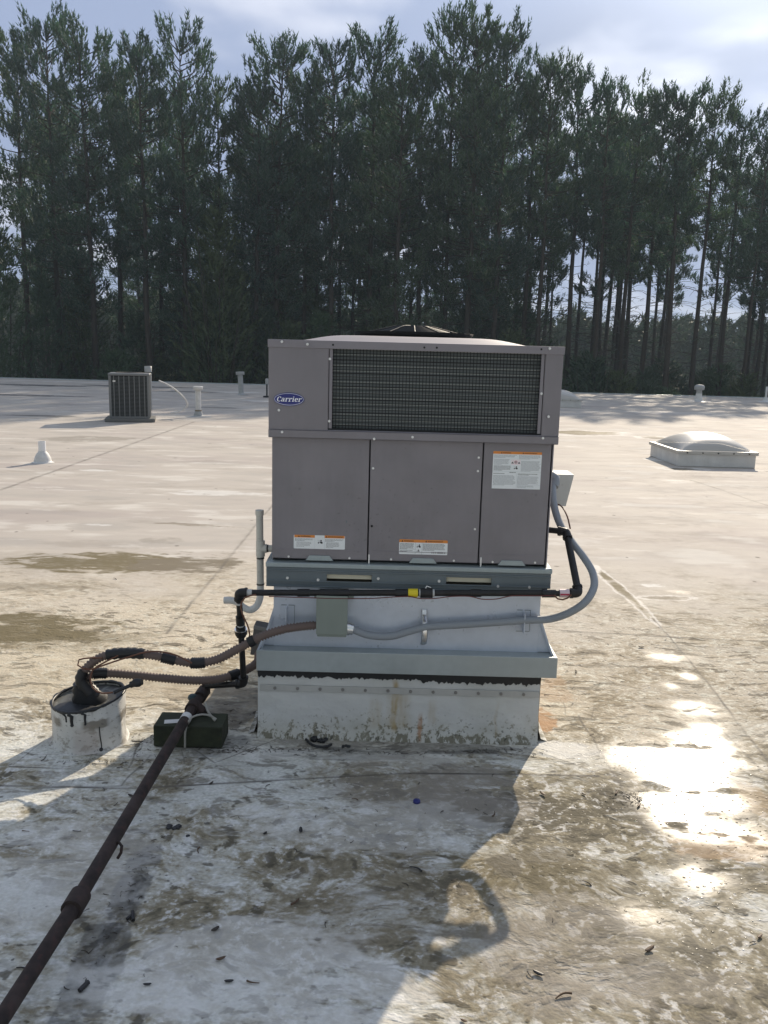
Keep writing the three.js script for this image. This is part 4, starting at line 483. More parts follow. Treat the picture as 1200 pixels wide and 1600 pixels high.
// ---------------------------------------------------------------- tar-filled pocket in a white boot
{
  const pk = thing('pitch_pocket', 'round white membrane boot filled with black tar, left of the unit', 'pitch pocket', [-1.25, 0, -3.33]), cx = -1.245, cz = -3.375, R = 0.148;
  const map = tex(512, 256, (u, v, o) => { const n = fbm(u * 12, v * 4, 5), f = fbm(u * 40, v * 14, 3); let r = 0.60 + 0.08 * n, g = 0.595 + 0.08 * n, b = 0.575 + 0.08 * n; const band = ss(0.42, 0.5, v + 0.1 * n) * ss(0.66, 0.6, v + 0.06 * f) * ss(-0.2, 0.2, noise(u * 9, 3)); r = mixv(r, 0.17, 0.85 * band); g = mixv(g, 0.15, 0.85 * band); b = mixv(b, 0.12, 0.85 * band); { const gr = grit(u * 14, v * 6, 6), q = ss(0.1, 0.4, gr - 0.3 * v + 0.12); r = mixv(r, 0.24, 0.7 * q); g = mixv(g, 0.21, 0.7 * q); b = mixv(b, 0.17, 0.7 * q); } const pk2 = ss(0.55, 0.35, v + 0.2 * n) * ss(0.0, 0.3, noise(u * 7 + 4, 1)); r = mixv(r, 0.42, 0.5 * pk2); g = mixv(g, 0.36, 0.5 * pk2); b = mixv(b, 0.33, 0.5 * pk2); if (f > 0.36) { r *= 0.6; g *= 0.6; b *= 0.6; } const dr = ss(0.6, 0.95, v) * ss(0.25, 0.5, noise(u * 30, v * 1.2)); r = mixv(r, 0.06, dr); g = mixv(g, 0.05, dr); b = mixv(b, 0.05, dr); o[0] = r; o[1] = g; o[2] = b; }, { srgb: true });
  const N = 56, rings = [[0, 1.1], [0.008, 1.03], [0.04, 1.0], [0.1, 0.99], [0.105, 1.012], [1, 1.0], [1.0, 0.97]], P = [], U = [], I = [];
  const topY = (a) => 0.188 + 0.022 * Math.cos(a - 0.5), rad = (a) => R * (1 + 0.04 * Math.cos(2 * a + 0.6) + 0.02 * Math.sin(3 * a));
  for (const [t, k] of rings) for (let i = 0; i <= N; i++) { const a = i / N * Math.PI * 2, y = t > 0.5 ? topY(a) : t; const w = 0.007 * noise(Math.cos(a) * 3, t * 5 + Math.sin(a) * 3) + (t < 0.5 ? 0.012 * Math.exp(-Math.pow((a - 5.9) / 0.16, 2)) : 0); P.push(cx + Math.cos(a) * (rad(a) * k + w), y, cz - Math.sin(a) * (rad(a) * k + w)); U.push(i / N, y / 0.22); }
  for (let j = 0; j < rings.length - 1; j++) for (let i = 0; i < N; i++) { const a = j * (N + 1) + i; I.push(a, a + 1, a + N + 1, a + 1, a + N + 2, a + N + 1); }
  const g = new THREE.BufferGeometry(); g.setAttribute('position', new THREE.Float32BufferAttribute(P, 3)); g.setAttribute('uv', new THREE.Float32BufferAttribute(U, 2)); g.setIndex(I); g.computeVertexNormals();
  part(pk, 'boot', g, new THREE.MeshStandardMaterial({ map, roughness: 0.6 }));
  const disc = (k, dy, yf) => { const Q = [cx, 0.182 + dy, cz], u = [0.5, 0.5], J = []; for (let i = 0; i <= N; i++) { const a = i / N * Math.PI * 2; Q.push(cx + Math.cos(a) * rad(a) * k, topY(a) + dy + yf, cz - Math.sin(a) * rad(a) * k); u.push(0.5 + Math.cos(a) * 0.5, 0.5 + Math.sin(a) * 0.5); if (i < N) J.push(0, i + 1, i + 2); } const d = new THREE.BufferGeometry(); d.setAttribute('position', new THREE.Float32BufferAttribute(Q, 3)); d.setAttribute('uv', new THREE.Float32BufferAttribute(u, 2)); d.setIndex(J); d.computeVertexNormals(); return d; };
  const fill = tex(256, 256, (u, v, o) => { const n = fbm(u * 7, v * 7, 5), q = Math.hypot(u - 0.6, v - 0.4); let k = 0.05 + 0.12 * ss(0, 0.4, n); const pale = ss(0.1, 0.3, fbm(u * 22, v * 22, 3)) * ss(0.25, 0.1, q) + 0.35 * ss(0.25, 0.1, u); k = mixv(k, 0.32, clamp01(pale)); o[0] = k; o[1] = k; o[2] = k * 0.9; }, { srgb: true });
  part(pk, 'tar_fill', disc(0.975, -0.012, 0), new THREE.MeshStandardMaterial({ map: fill, roughness: 0.5, bumpMap: fill, bumpScale: 0.012 }));
  { const r = []; for (let i = 0; i <= 60; i++) { const a = i / 60 * Math.PI * 2; r.push([cx + Math.cos(a) * rad(a) * 0.985, topY(a) + 0.001, cz - Math.sin(a) * rad(a) * 0.985]); } part(pk, 'tar_rim', tube(r, (t) => 0.0045 + 0.006 * Math.abs(noise(t * 14, 3)) + 0.003 * Math.abs(noise(t * 50, 8)), { radial: 6, seg: 120 }), M.tar); }
  // cone of tar round the conduits, and runs down the boot
  { const a = V([-1.24, 0.165, -3.36]), b = V(Z(124, 1066, -3.34)); part(pk, 'tar_cone', tube([a, a.clone().lerp(b, 0.35), a.clone().lerp(b, 0.7), b], (t) => mixv(0.085, 0.028, Math.pow(t, 0.55)) + 0.004 * Math.sin(t * 19), { radial: 16, seg: 18 }), M.tarCap); part(pk, 'tar_spill', ball([-1.27, 0.172, -3.3], 0.07, 1.3, 0.16, 0.9), M.tarCap); }
  const A = (a, y) => [cx + Math.cos(a) * (rad(a) + 0.002), y, cz - Math.sin(a) * (rad(a) + 0.002)], F = -Math.PI / 2;
  for (const [a, y0, r, w] of [[F - 0.12, 0.152, 0.009, 1], [F + 0.25, 0.158, 0.006, 1], [F - 0.3, 0.165, 0.005, 1]]) part(pk, 'tar_run', [tube([A(a - 0.09, topY(a) - 0.004), A(a, topY(a) - 0.006), A(a, y0 - 0.01), A(a + 0.01, y0 - 0.028)], (t) => r * (1.1 - 0.5 * t), { radial: 8 }), ball(A(a + 0.01, y0 - 0.028), r * 0.8)], M.tar);
  part(pk, 'tar_run', [tube([A(F + 0.62, 0.11), A(F + 0.63, 0.07), A(F + 0.66, 0.03), A(F + 0.66, 0.008)], 0.0022, { radial: 6 }), ball([A(F + 0.66, 0.008)[0], 0.01, A(F + 0.66, 0.008)[2] + 0.006], 0.008)], M.tar);
}

// ---------------------------------------------------------------- condensate trap, grey box at the curb's left
{
  const z = -3.6, t = thing('drain_trap', 'white plastic drain pipe with a trap at the left side of the unit', 'drain pipe', [-0.54, 0.55, z]), r = 0.0155;
  const a = Z(405.5, 797, z), j = Z(407, 857, z), d = Z(407, 915, z), tee = Z(424, 857, z);
  part(t, 'standpipe', rod(a, d, r, 14), M.pvc); part(t, 'cap', rod(a, [a[0], a[1] - 0.022, z], r + 0.003, 14), M.pvc); part(t, 'tee', [rod([j[0], j[1] + 0.035, z], [j[0], j[1] - 0.035, z], r + 0.004, 14), rod(j, Z(417, 857, z), r + 0.004, 14)], M.pvc); part(t, 'inlet', rod(j, [UX0 + 0.01, tee[1], z], r, 14), M.pvc);
  for (const y of [j[1] - 0.04, d[1] + 0.01]) part(t, 'clamp', rod([d[0], y, z], [d[0], y - 0.006, z], r + 0.002, 12), M.tape); part(t, 'clamp', rod(Z(417.5, 857, z), Z(419.5, 857, z), r + 0.002, 12), M.tape);
  part(t, 'trap_bend', tube([d, Z(406, 935, z), Z(400, 948, z), Z(390, 953, z), Z(379, 948, z), Z(371, 941, z), Z(360, 938, z), Z(350, 938, z)], r, { radial: 14, seg: 40 }), M.ventWhite);
  const b = thing('small_grey_box', 'small dull grey box leaning at the left flank of the curb', 'box', [-0.63, 0.35, -3.8]); const q = (x, y) => Z(x, y, -3.75);
  const f = [q(397, 977), q(419, 981), q(405, 1024), q(391, 1023)]; part(b, 'box_body', prism([...f].reverse(), f.map(([x, y, zz]) => [x, y, zz - 0.07]).reverse()), std(0.17, 0.16, 0.155, 0.8, 0, { map: grime })); part(b, 'lid', prism([q(397, 977), q(419, 981), q(417, 986), q(396, 982)].map(([x, y, zz]) => [x, y, zz + 0.006]).reverse(), [q(397, 977), q(419, 981), q(417, 986), q(396, 982)].map(([x, y, zz]) => [x, y, zz - 0.074]).reverse()), std(0.25, 0.24, 0.23, 0.7));
}

// ---------------------------------------------------------------- condenser on the left, far back
{
  const c0 = G(182, 655), ang = 0.22, W = 0.9, D = 0.86, H = 1.12;
  const cd = thing('condensing_unit', 'grey louvred condensing unit on a pad, left behind the open roof', 'condensing unit', [-6.06, 0, -19.95]); cd.rotation.y = 0.24;
  const loc = (name, g, m) => { const q = mesh(name, g, m); cd.add(q); return q; };
  loc('pad', box(-0.56, 0.56, 0.004, 0.085, -0.52, 0.52, 0.015), M.condPad);
  loc('core', box(-W / 2 + 0.02, W / 2 - 0.02, 0.09, H - 0.06, -D / 2 + 0.02, D / 2 - 0.02, 0.03), M.dark);
  for (let s = 0; s < 4; s++) { // louvred sides
    const w = s % 2 ? D : W, off = s % 2 ? W / 2 : D / 2, turn = (g) => g.rotateY(s * Math.PI / 2), n = 8;
    const fins = []; for (let k = 0; k < 30; k++) { const y = 0.14 + k * (H - 0.24) / 29; fins.push(box(-w / 2 + 0.05, w / 2 - 0.05, y, y + 0.012, off - 0.02, off - 0.004, 0)); }
    loc('louvre', turn(merge(fins)), M.condGrey);
    for (let k = 1; k < n; k++) { const x = -w / 2 + k * w / n; loc('rib', turn(box(x - 0.009, x + 0.009, 0.1, H - 0.06, off - 0.006, off + 0.006, 0.002)), M.condTop); }
    loc('corner_post', turn(box(-w / 2 - 0.004, -w / 2 + 0.05, 0.1, H - 0.05, off - 0.05, off + 0.004, 0.006)), M.condTop);
  }
  loc('base', box(-W / 2, W / 2, 0.086, 0.13, -D / 2, D / 2, 0.006), M.condTop); loc('top', box(-W / 2 - 0.015, W / 2 + 0.015, H - 0.06, H, -D / 2 - 0.015, D / 2 + 0.015, 0.025), M.condTop);
  loc('badge', box(-0.36, -0.3, H - 0.2, H - 0.165, D / 2 + 0.004, D / 2 + 0.007, 0.001), M.ventWhite); const gr = []; for (let k = 1; k < 9; k++) { const t = new THREE.TorusGeometry(0.04 * k, 0.004, 5, 28); t.rotateX(Math.PI / 2); t.translate(0, H + 0.008, 0); gr.push(t); } loc('fan_grille', merge(gr), M.guard);
  single('white_conduit', tube([[-5.45, 0.95, -20.2], [-5.2, 0.8, -20.4], [-4.95, 0.5, -20.7], [-4.92, 0.35, -20.8], [-5.05, 0.22, -20.8], [-5.3, 0.15, -20.6]], 0.018, { radial: 8 }), M.ventWhite, 'thin white conduit curving down beside the louvred condensing unit', 'conduit');
}

// ---------------------------------------------------------------- vents
function vent(at, label, parts, name = 'vent_pipe') { const v = thing(name, label, 'vent', at); for (const [n, prof, m] of parts) { const q = mesh(n, new THREE.LatheGeometry(prof.map((p) => new THREE.Vector2(...p)), 22), m); v.add(q); } return v; }
const flashing = (r, h) => [[r * 2.6, 0.003], [r * 2.4, 0.012], [r * 1.7, h * 0.3], [r * 1.25, h], [r, h + 0.01]];
vent(G(67, 723), 'short white plastic vent with a cone boot at far left', [['boot', [[0.16, 0.004], [0.125, 0.015], [0.12, 0.04], [0.11, 0.08], [0.085, 0.13], [0.06, 0.16], [0.055, 0.17]], M.ventWhite], ['pipe', [[0.052, 0.1], [0.052, 0.315], [0.044, 0.315], [0.044, 0.12]], std(0.8, 0.81, 0.82, 0.4)]]);
{ const v = vent(G(310, 651), 'pale galvanised vent pipe with flat cap at the shadow edge', [['boot', [[0.34, 0.003], [0.13, 0.02], [0.12, 0.05], [0.085, 0.14], [0.08, 0.15]], M.ventGrey], ['collar', [[0.088, 0.14], [0.088, 0.17], [0.07, 0.175]], M.lead], ['pipe', [[0.07, 0.15], [0.072, 0.7]], M.ventWhite], ['cap', [[0.001, 0.78], [0.12, 0.775], [0.125, 0.76], [0.125, 0.69], [0.07, 0.685]], M.ventWhite]]); }
{ const v = vent(G(377, 617), 'tilted grey vent pipe with flat cap farther back near the unit', [['boot', [[0.32, 0.003], [0.14, 0.02], [0.11, 0.08], [0.1, 0.09]], M.ventGrey], ['pipe', [[0.1, 0.05], [0.1, 0.78]], M.ventGrey], ['cap', [[0.001, 0.92], [0.165, 0.915], [0.17, 0.9], [0.17, 0.79], [0.1, 0.785]], M.ventGrey]]); v.rotation.z = 0.05; }
{ const v = vent(G(417, 621), 'slim dark post with a pale cap beside the left edge of the unit', [['foot', [[0.15, 0.003], [0.14, 0.05], [0.03, 0.07]], M.dark], ['post', [[0.028, 0.05], [0.028, 0.55]], M.dark], ['cap', [[0.001, 0.72], [0.06, 0.71], [0.06, 0.52], [0.028, 0.5]], M.ventGrey]]); }
vent(G(233, 640), 'square topped grey vent peeping out behind the condensing unit', [['pipe', [[0.09, 0.004], [0.09, 1.02]], M.ventGrey], ['cap', [[0.001, 1.22], [0.1, 1.215], [0.1, 1.06], [0.09, 1.05]], M.ventGrey]]);
vent(G(1091, 627), 'round headed grey mushroom vent near the far right roof edge', [['boot', [[0.55, 0.003], [0.2, 0.02], [0.17, 0.12], [0.15, 0.25], [0.13, 0.36]], M.ventWhite], ['pipe', [[0.13, 0.3], [0.13, 0.52]], M.ventGrey], ['hood', [[0.12, 0.5], [0.21, 0.52], [0.23, 0.56], [0.22, 0.6], [0.235, 0.63], [0.22, 0.69], [0.15, 0.75], [0.001, 0.77]], M.ventGrey]]);
vent(G(1196, 628), 'thin white pipe with a cone boot at the right border', [['boot', [[0.36, 0.003], [0.16, 0.03], [0.1, 0.14], [0.06, 0.24]], M.ventWhite], ['pipe', [[0.05, 0.2], [0.05, 0.72], [0.001, 0.72]], M.ventWhite]]);

// ---------------------------------------------------------------- skylights
const domeMat = new THREE.MeshPhysicalMaterial({ color: new THREE.Color().setRGB(0.68, 0.66, 0.62), roughness: 0.33, transmission: 0.4, thickness: 0, ior: 1.49 });
function skylight(x0, x1, z0, z1, h, rise, label) { // z0 nearer
  const cx = (x0 + x1) / 2, cz = (z0 + z1) / 2, s = thing('skylight', label, 'skylight', [cx, 0, cz]), W = x1 - x0, D = z0 - z1;
  const loc = (n, g, m) => { const q = mesh(n, g, m); s.add(q); return q; };
  for (const [a, b, c, d] of [[-W / 2, W / 2, D / 2 - 0.04, D / 2], [-W / 2, W / 2, -D / 2, -D / 2 + 0.04], [-W / 2, -W / 2 + 0.04, -D / 2 + 0.041, D / 2 - 0.041], [W / 2 - 0.04, W / 2, -D / 2 + 0.041, D / 2 - 0.041]]) loc('curb_wall', box(a, b, 0.003, h - 0.05, c, d, 0.006), M.ventWhite);
  const f = 0.03; for (const [a, b, c, d] of [[-W / 2 - f, W / 2 + f, D / 2 - 0.06, D / 2 + f], [-W / 2 - f, W / 2 + f, -D / 2 - f, -D / 2 + 0.06], [-W / 2 - f, -W / 2 + 0.06, -D / 2 + 0.062, D / 2 - 0.062], [W / 2 - 0.06, W / 2 + f, -D / 2 + 0.062, D / 2 - 0.062]]) loc('frame', box(a, b, h - 0.055, h, c, d, 0.006), M.skyFrame);
  const sg = new THREE.CylinderGeometry(0.012, 0.012, 0.008, 8).rotateX(Math.PI / 2); for (let k = 0; k < 5; k++) { const q = new THREE.Mesh(sg, M.dark); q.name = 'frame_screw'; q.position.set(-W / 2 + W * (k + 0.5) / 5, h - 0.028, D / 2 + f + 0.003); s.add(q); }
  const N = 28, P = [], I = []; for (let j = 0; j <= N; j++) for (let i = 0; i <= N; i++) { const u = i / N * 2 - 1, v = j / N * 2 - 1, e = (1 - Math.pow(Math.abs(u), 2.2)) * (1 - Math.pow(Math.abs(v), 2.2)); P.push(u * (W / 2 - 0.04), h + 0.002 + rise * Math.pow(e, 0.62), v * (D / 2 - 0.04)); }
  for (let j = 0; j < N; j++) for (let i = 0; i < N; i++) { const a = j * (N + 1) + i; I.push(a, a + N + 1, a + 1, a + 1, a + N + 1, a + N + 2); }
  const g = new THREE.BufferGeometry(); g.setAttribute('position', new THREE.Float32BufferAttribute(P, 3)); g.setIndex(I); g.computeVertexNormals(); loc('dome', g, domeMat);
  loc('well', box(-W / 2 + 0.05, W / 2 - 0.05, 0.004, 0.02, -D / 2 + 0.05, D / 2 - 0.05, 0), std(0.3, 0.29, 0.27, 0.8));
}
skylight(4.81, 6.08, -13.72, -15.2, 0.26, 0.25, 'square domed skylight on a white curb at right, nearer one');
skylight(5.65, 7.05, -30.6, -32.2, 0.3, 0.32, 'domed skylight half hidden behind the right edge of the unit');

// ---------------------------------------------------------------- loose leaves, twigs and tar crumbs on the roof
{
  const r = rng(31), groundAt = (p) => G(p[0], p[1]);
  const leafG = (() => { const g = new THREE.SphereGeometry(1, 8, 6); g.scale(0.020, 0.0035, 0.0075); const p = g.attributes.position; for (let i = 0; i < p.count; i++) p.setY(i, p.getY(i) + 0.004 + 8 * p.getX(i) * p.getX(i)); g.computeVertexNormals(); return g; })();
  const leafGs = [leafG, (() => { const g = new THREE.SphereGeometry(1, 9, 7); g.scale(0.016, 0.006, 0.012); const p = g.attributes.position; for (let i = 0; i < p.count; i++) { const f = 1 + 0.5 * noise(p.getX(i) * 160, p.getZ(i) * 160 + 5); p.setXYZ(i, p.getX(i) * f, Math.max(0.0005, p.getY(i) + 0.004), p.getZ(i) * f); } g.computeVertexNormals(); return g; })(), tube([[-0.026, 0.003, 0], [-0.008, 0.005, 0.004], [0.01, 0.0045, 0.001], [0.026, 0.003, -0.006]], (t) => 0.0038 * (1 - 0.5 * t), { radial: 6, seg: 6 })];
  const leafM = [std(0.035, 0.026, 0.018, 0.6), std(0.09, 0.05, 0.025, 0.6), std(0.016, 0.015, 0.016, 0.5)];
  for (const p of [[36, 1516], [162, 1234], [414, 1304], [470, 1299], [462, 1411], [336, 1454], [650, 1359], [710, 1376], [880, 1557], [828, 1525], [841, 1523], [917, 1381], [1175, 1474], [1187, 1465], [772, 1273], [1015, 1485], [230, 1540], [345, 1500], [395, 1537], [358, 1535], [555, 1250], [690, 1270], [120, 1300], [725, 1597], [963, 1240], [980, 1244], [998, 1260], [957, 1246], [848, 1242], [912, 1242], [330, 1225], [310, 1330], [205, 1245], [40, 1300], [1040, 1000], [900, 1050], [1002, 1012], [180, 905], [215, 1160], [186, 1155]]) { const g = groundAt(p), s = 0.4 + r() * 0.6, q = new THREE.Mesh(leafGs[[0, 0, 0, 2, 2, 2][Math.floor(r() * 6)]], leafM[Math.floor(r() * 3)]); q.name = numbered('fallen_leaf'); q.castShadow = q.receiveShadow = true; q.position.set(g[0], 0.002, g[2]); q.rotation.set((r() - 0.5) * 0.3, r() * 6.28, (r() - 0.5) * 0.3); q.scale.setScalar(s); scene.add(q); const where = p[1] < 1100 ? ['on the open roof farther than the curb', 'leaves farther back'] : p[0] < 300 ? ['beside the rusty pipe', 'leaves beside the rusty pipe'] : p[0] < 800 ? ['in the shade in front of the unit', 'leaves in the shade'] : ['on the sunlit roof right of the shade', 'leaves in the sun']; tag(q, 'small dark curled leaf lying ' + where[0], 'leaf', where[1]); }
  { // needles and crumbs drifted against the block, the pocket and the curb
    const n = 900, im = new THREE.InstancedMesh(leafGs[2], leafM[0], n), m4 = new THREE.Matrix4(), qn = new THREE.Quaternion(), e = new THREE.Euler(), spots = [[380, 1120, 0.16, 0.22], [345, 1172, 0.14, 0.04], [230, 1160, 0.06, 0.08], [430, 1172, 0.2, 0.03], [620, 1176, 0.35, 0.025], [780, 1174, 0.15, 0.03], [985, 1248, 0.06, 0.05], [170, 1190, 0.2, 0.04], [200, 1400, 0.06, 0.3], [600, 1300, 0.6, 0.5], [900, 1040, 0.5, 0.4], [300, 1000, 0.9, 0.6]];
    for (let i = 0; i < n; i++) { const sp = spots[i < 640 ? i % 9 : 9 + (i % 3)], c = G(sp[0], sp[1]), u = (r() + r() + r() - 1.5) * 1.3, v = (r() + r() + r() - 1.5) * 1.3, k = 0.15 + 0.45 * r() * r(); e.set(0, r() * 6.28, 0); m4.compose(new THREE.Vector3(c[0] + u * sp[2], 0.001, c[2] + v * sp[3]), qn.setFromEuler(e), new THREE.Vector3(k, k * 0.8, k)); im.setMatrixAt(i, m4); }
    im.name = 'needle_litter'; im.userData = { kind: 'stuff', label: 'dark needles and crumbs drifted round the curb, block and pocket', category: 'litter' }; scene.add(im);
  }
  single('twig', [rod([...G(198, 1436, 0.008)], [...G(208, 1428, 0.01)], 0.005, 6), rod(G(207, 1424, 0.01), G(208, 1438, 0.008), 0.006, 6)], leafM[2], 'black forked twig on the roof right of the rusty pipe', 'twig');
  single('twig', [rod(G(124, 1548, 0.007), G(138, 1534, 0.008), 0.0065, 6)], leafM[2], 'straight black twig on the roof near the bottom left edge', 'twig');
  const blob = (px0, py0, s, n, flat = 0.4) => { const c = G(px0, py0), L = []; for (let i = 0; i < n; i++) { const g = new THREE.IcosahedronGeometry(s * (0.35 + 0.5 * r()), 1), p = g.attributes.position; for (let k = 0; k < p.count; k++) { const f = 1 + 0.35 * noise(p.getX(k) * 90 + i, p.getZ(k) * 90); p.setXYZ(k, p.getX(k) * f, p.getY(k) * flat * f, p.getZ(k) * f); } g.computeVertexNormals(); g.translate(c[0] + (r() - 0.5) * s * 2.2, s * flat * 0.4, c[2] + (r() - 0.5) * s * 1.2); L.push(g); } return L; };
  single('tar_lump', blob(272, 1293, 0.018, 5), M.tar, 'black crumbled tar lump on the open roof in front', 'tar lump'); single('tar_lump', blob(291, 1307, 0.01, 2), M.tar, 'small tar crumb just below the larger tar lump', 'tar lump');
  single('tar_lump', [...blob(500, 1158, 0.024, 5, 0.8), tube([G(478, 1155, 0.01), G(490, 1165, 0.012), G(508, 1167, 0.012), G(518, 1163, 0.012)], 0.006, { radial: 6 })], M.tar, 'shaggy black tar heap at the foot of the curb', 'tar lump'); single('tar_lump', blob(540, 1167, 0.016, 5, 0.4), M.tar, 'flat black tar smear right of the shaggy heap', 'tar lump');
  single('bottle_cap', lathe([[0.001, 0.012], [0.012, 0.011], [0.0135, 0.008], [0.0135, 0.001]], G(651, 1254), 16), std(0.02, 0.025, 0.16, 0.4), 'tiny dark blue cap lying in the shade before the curb', 'cap');
}

// ---------------------------------------------------------------- pines
const foliage = [[0.048, 0.105, 0.058], [0.064, 0.116, 0.052], [0.042, 0.094, 0.062]].map(([r, g, b]) => new THREE.MeshPhysicalMaterial({ color: new THREE.Color().setRGB(r, g, b), roughness: 0.9, transmission: 0.5, thickness: 0, side: THREE.DoubleSide }));
const shrubMat = [[0.045, 0.085, 0.035], [0.06, 0.085, 0.03], [0.042, 0.075, 0.04]].map(([r, g, b]) => std(r, g, b, 0.7, 0, { side: THREE.DoubleSide }));
function tuft(P, c, d, len, n, r, wid) { // spray of flat needles round a shoot
  const up = Math.abs(d.y) > 0.9 ? new THREE.Vector3(1, 0, 0) : new THREE.Vector3(0, 1, 0), a = new THREE.Vector3().crossVectors(d, up).normalize(), b = new THREE.Vector3().crossVectors(d, a);
  for (let i = 0; i < n; i++) {
    const t = r(), an = r() * 6.283, sp = 0.35 + 0.75 * r(), ca = Math.cos(an) * sp, sa = Math.sin(an) * sp, nx = d.x + a.x * ca + b.x * sa, ny = d.y + a.y * ca + b.y * sa, nz = d.z + a.z * ca + b.z * sa, q = len * (0.6 + 0.5 * r()) / Math.hypot(nx, ny, nz);
    const x = c.x + d.x * len * (t - 0.5) * 2, y = c.y + d.y * len * (t - 0.5) * 2, z = c.z + d.z * len * (t - 0.5) * 2; const wx = (a.x * -sa + b.x * ca), wy = (a.y * -sa + b.y * ca), wz = (a.z * -sa + b.z * ca), wl = wid / (Math.hypot(wx, wy, wz) + 1e-6);
    P.push(x - wx * wl, y - wy * wl, z - wz * wl, x + wx * wl, y + wy * wl, z + wz * wl, x + nx * q, y + ny * q, z + nz * q);
  }
}
function fromTriangles(P) { const g = new THREE.BufferGeometry(); g.setAttribute('position', new THREE.Float32BufferAttribute(P, 3)); g.computeVertexNormals(); g.setAttribute('uv', new THREE.Float32BufferAttribute(new Float32Array(P.length / 3 * 2), 2)); return g; }
function pineShape(seed, { H = 31, from = 0.45, spread = 2.9, whorls = 38, needles = 10, deadFrom = 0.2 } = {}) { // trunk with limbs, crown
  const r = rng(seed), P = [], wood = [], lean = [(r() - 0.5) * 0.9, (r() - 0.5) * 0.9], at = (h) => new THREE.Vector3(lean[0] * (h / H) ** 2 + 0.12 * noise(h * 0.12, seed), h, lean[1] * (h / H) ** 2 + 0.12 * noise(h * 0.12, seed + 9));
  const stem = []; for (let i = 0; i <= 12; i++) stem.push(at(H * 0.985 * i / 12)); wood.push(tube(stem, (t) => 0.23 * Math.pow(1 - t, 0.75) + 0.015, { radial: 7, seg: 24 }));
  for (let w = 0; w < whorls; w++) {
    const t = w / (whorls - 1), hh = H * (from + (1 - from) * Math.pow(t, 0.9)) - 0.25, n = 2 + Math.floor(r() * 2.6), round = Math.pow(Math.sin(Math.PI * (0.13 + 0.745 * t)), 0.7) * (0.85 + 0.3 * noise(t * 5 + seed, seed));
    for (let k = 0; k < n; k++) {
      const a = r() * 6.283, L = (spread * round * (0.55 + 0.6 * r()) + 0.35), rise = -0.1 + 0.8 * t + 0.5 * (r() - 0.5), base = at(Math.min(hh + r() * 0.5, H * 0.98)), dir = new THREE.Vector3(Math.cos(a), rise, Math.sin(a)).normalize(), tip = base.clone().addScaledVector(dir, L); tip.y += 0.4 * L * t; const midp = base.clone().lerp(tip, 0.5); midp.y -= 0.1 * L;
      if (L > 0.8) wood.push(tube([base, midp, tip], (q) => 0.045 * (1 - q * 0.8), { radial: 4, seg: 4 }));
      const m = Math.ceil(L * 5.0 * (1.05 - 0.4 * t)) + 3;
      for (let q = 0; q < m; q++) { const f = 0.35 + 0.65 * Math.sqrt(r()), c = base.clone().lerp(midp, 0).lerp(tip, f), sd = (1 - f) * 0.9 + 0.28; c.x += (r() - 0.5) * L * sd * 0.7; c.z += (r() - 0.5) * L * sd * 0.7; c.y += (r() - 0.25) * 0.45; const d = new THREE.Vector3(dir.x * 0.45 + (r() - 0.5) * 0.6, 0.8 + 0.9 * t, dir.z * 0.45 + (r() - 0.5) * 0.6).normalize(); tuft(P, c, d, 0.32 + 0.16 * r(), needles, r, 0.048); }
    }
  }
  for (let k = 0; k < 7; k++) { const c = at(H * (0.975 + 0.02 * r())); c.x += (r() - 0.5) * 0.5; c.z += (r() - 0.5) * 0.5; c.y += 0.25; tuft(P, c, new THREE.Vector3((r() - 0.5) * 0.3, 1, (r() - 0.5) * 0.3).normalize(), 0.45, needles + 5, r, 0.03); }
  for (let k = 0; k < 34; k++) { const h = H * (deadFrom * 0.8 + (from - deadFrom) * r()), a = r() * 6.283, L = 0.7 + 2.0 * r(), b = at(h); wood.push(tube([b, [b.x + Math.cos(a) * L * 0.5, b.y + 0.1 + 0.25 * L * (r() - 0.3), b.z + Math.sin(a) * L * 0.5], [b.x + Math.cos(a) * L, b.y + 0.5 * L * (r() - 0.35), b.z + Math.sin(a) * L]], (q) => 0.03 * (1 - 0.8 * q), { radial: 4, seg: 4 })); if (r() < 0.45) tuft(P, new THREE.Vector3(b.x + Math.cos(a) * L, b.y + 0.3, b.z + Math.sin(a) * L), new THREE.Vector3(Math.cos(a), 0.6, Math.sin(a)).normalize(), 0.35, needles, r, 0.026); }
  return { wood: merge(wood), crown: fromTriangles(P), H };
}
const tallShapes = [1, 2, 3, 4, 5, 6].map((s) => pineShape(s * 13, { from: [0.36, 0.44, 0.5, 0.4, 0.47, 0.38][s - 1], spread: [3.1, 2.6, 2.7, 3.3, 2.4, 3.0][s - 1] }));
const highShapes = [7, 8, 9, 10].map((s) => pineShape(s * 13, { from: [0.56, 0.6, 0.54, 0.63][s - 7], spread: [2.8, 2.5, 3.0, 2.6][s - 7], whorls: 26, deadFrom: 0.25 }));
const backShapes = [11, 12, 13].map((s) => pineShape(s * 13, { from: 0.34, spread: 2.9, whorls: 30, needles: 7 }));
const GROUND_Y = -6;
function pine(shape, x, z, topY, turn, label, group, fm) {
  const t = thing('pine_tree', label, 'tree', [x, GROUND_Y, z], group), k = (topY - GROUND_Y) / shape.H * 0.968, wide = 1.0 + 0.28 * Math.abs(Math.sin(x * 12.9 + z * 3.1)); t.rotation.y = turn; t.scale.set(k * wide, k, k * wide);
  const w = new THREE.Mesh(shape.wood, M.bark), c = new THREE.Mesh(shape.crown, fm); w.name = 'trunk'; c.name = 'crown'; for (const m of [w, c]) { m.castShadow = m.receiveShadow = true; t.add(m); } return t;
}
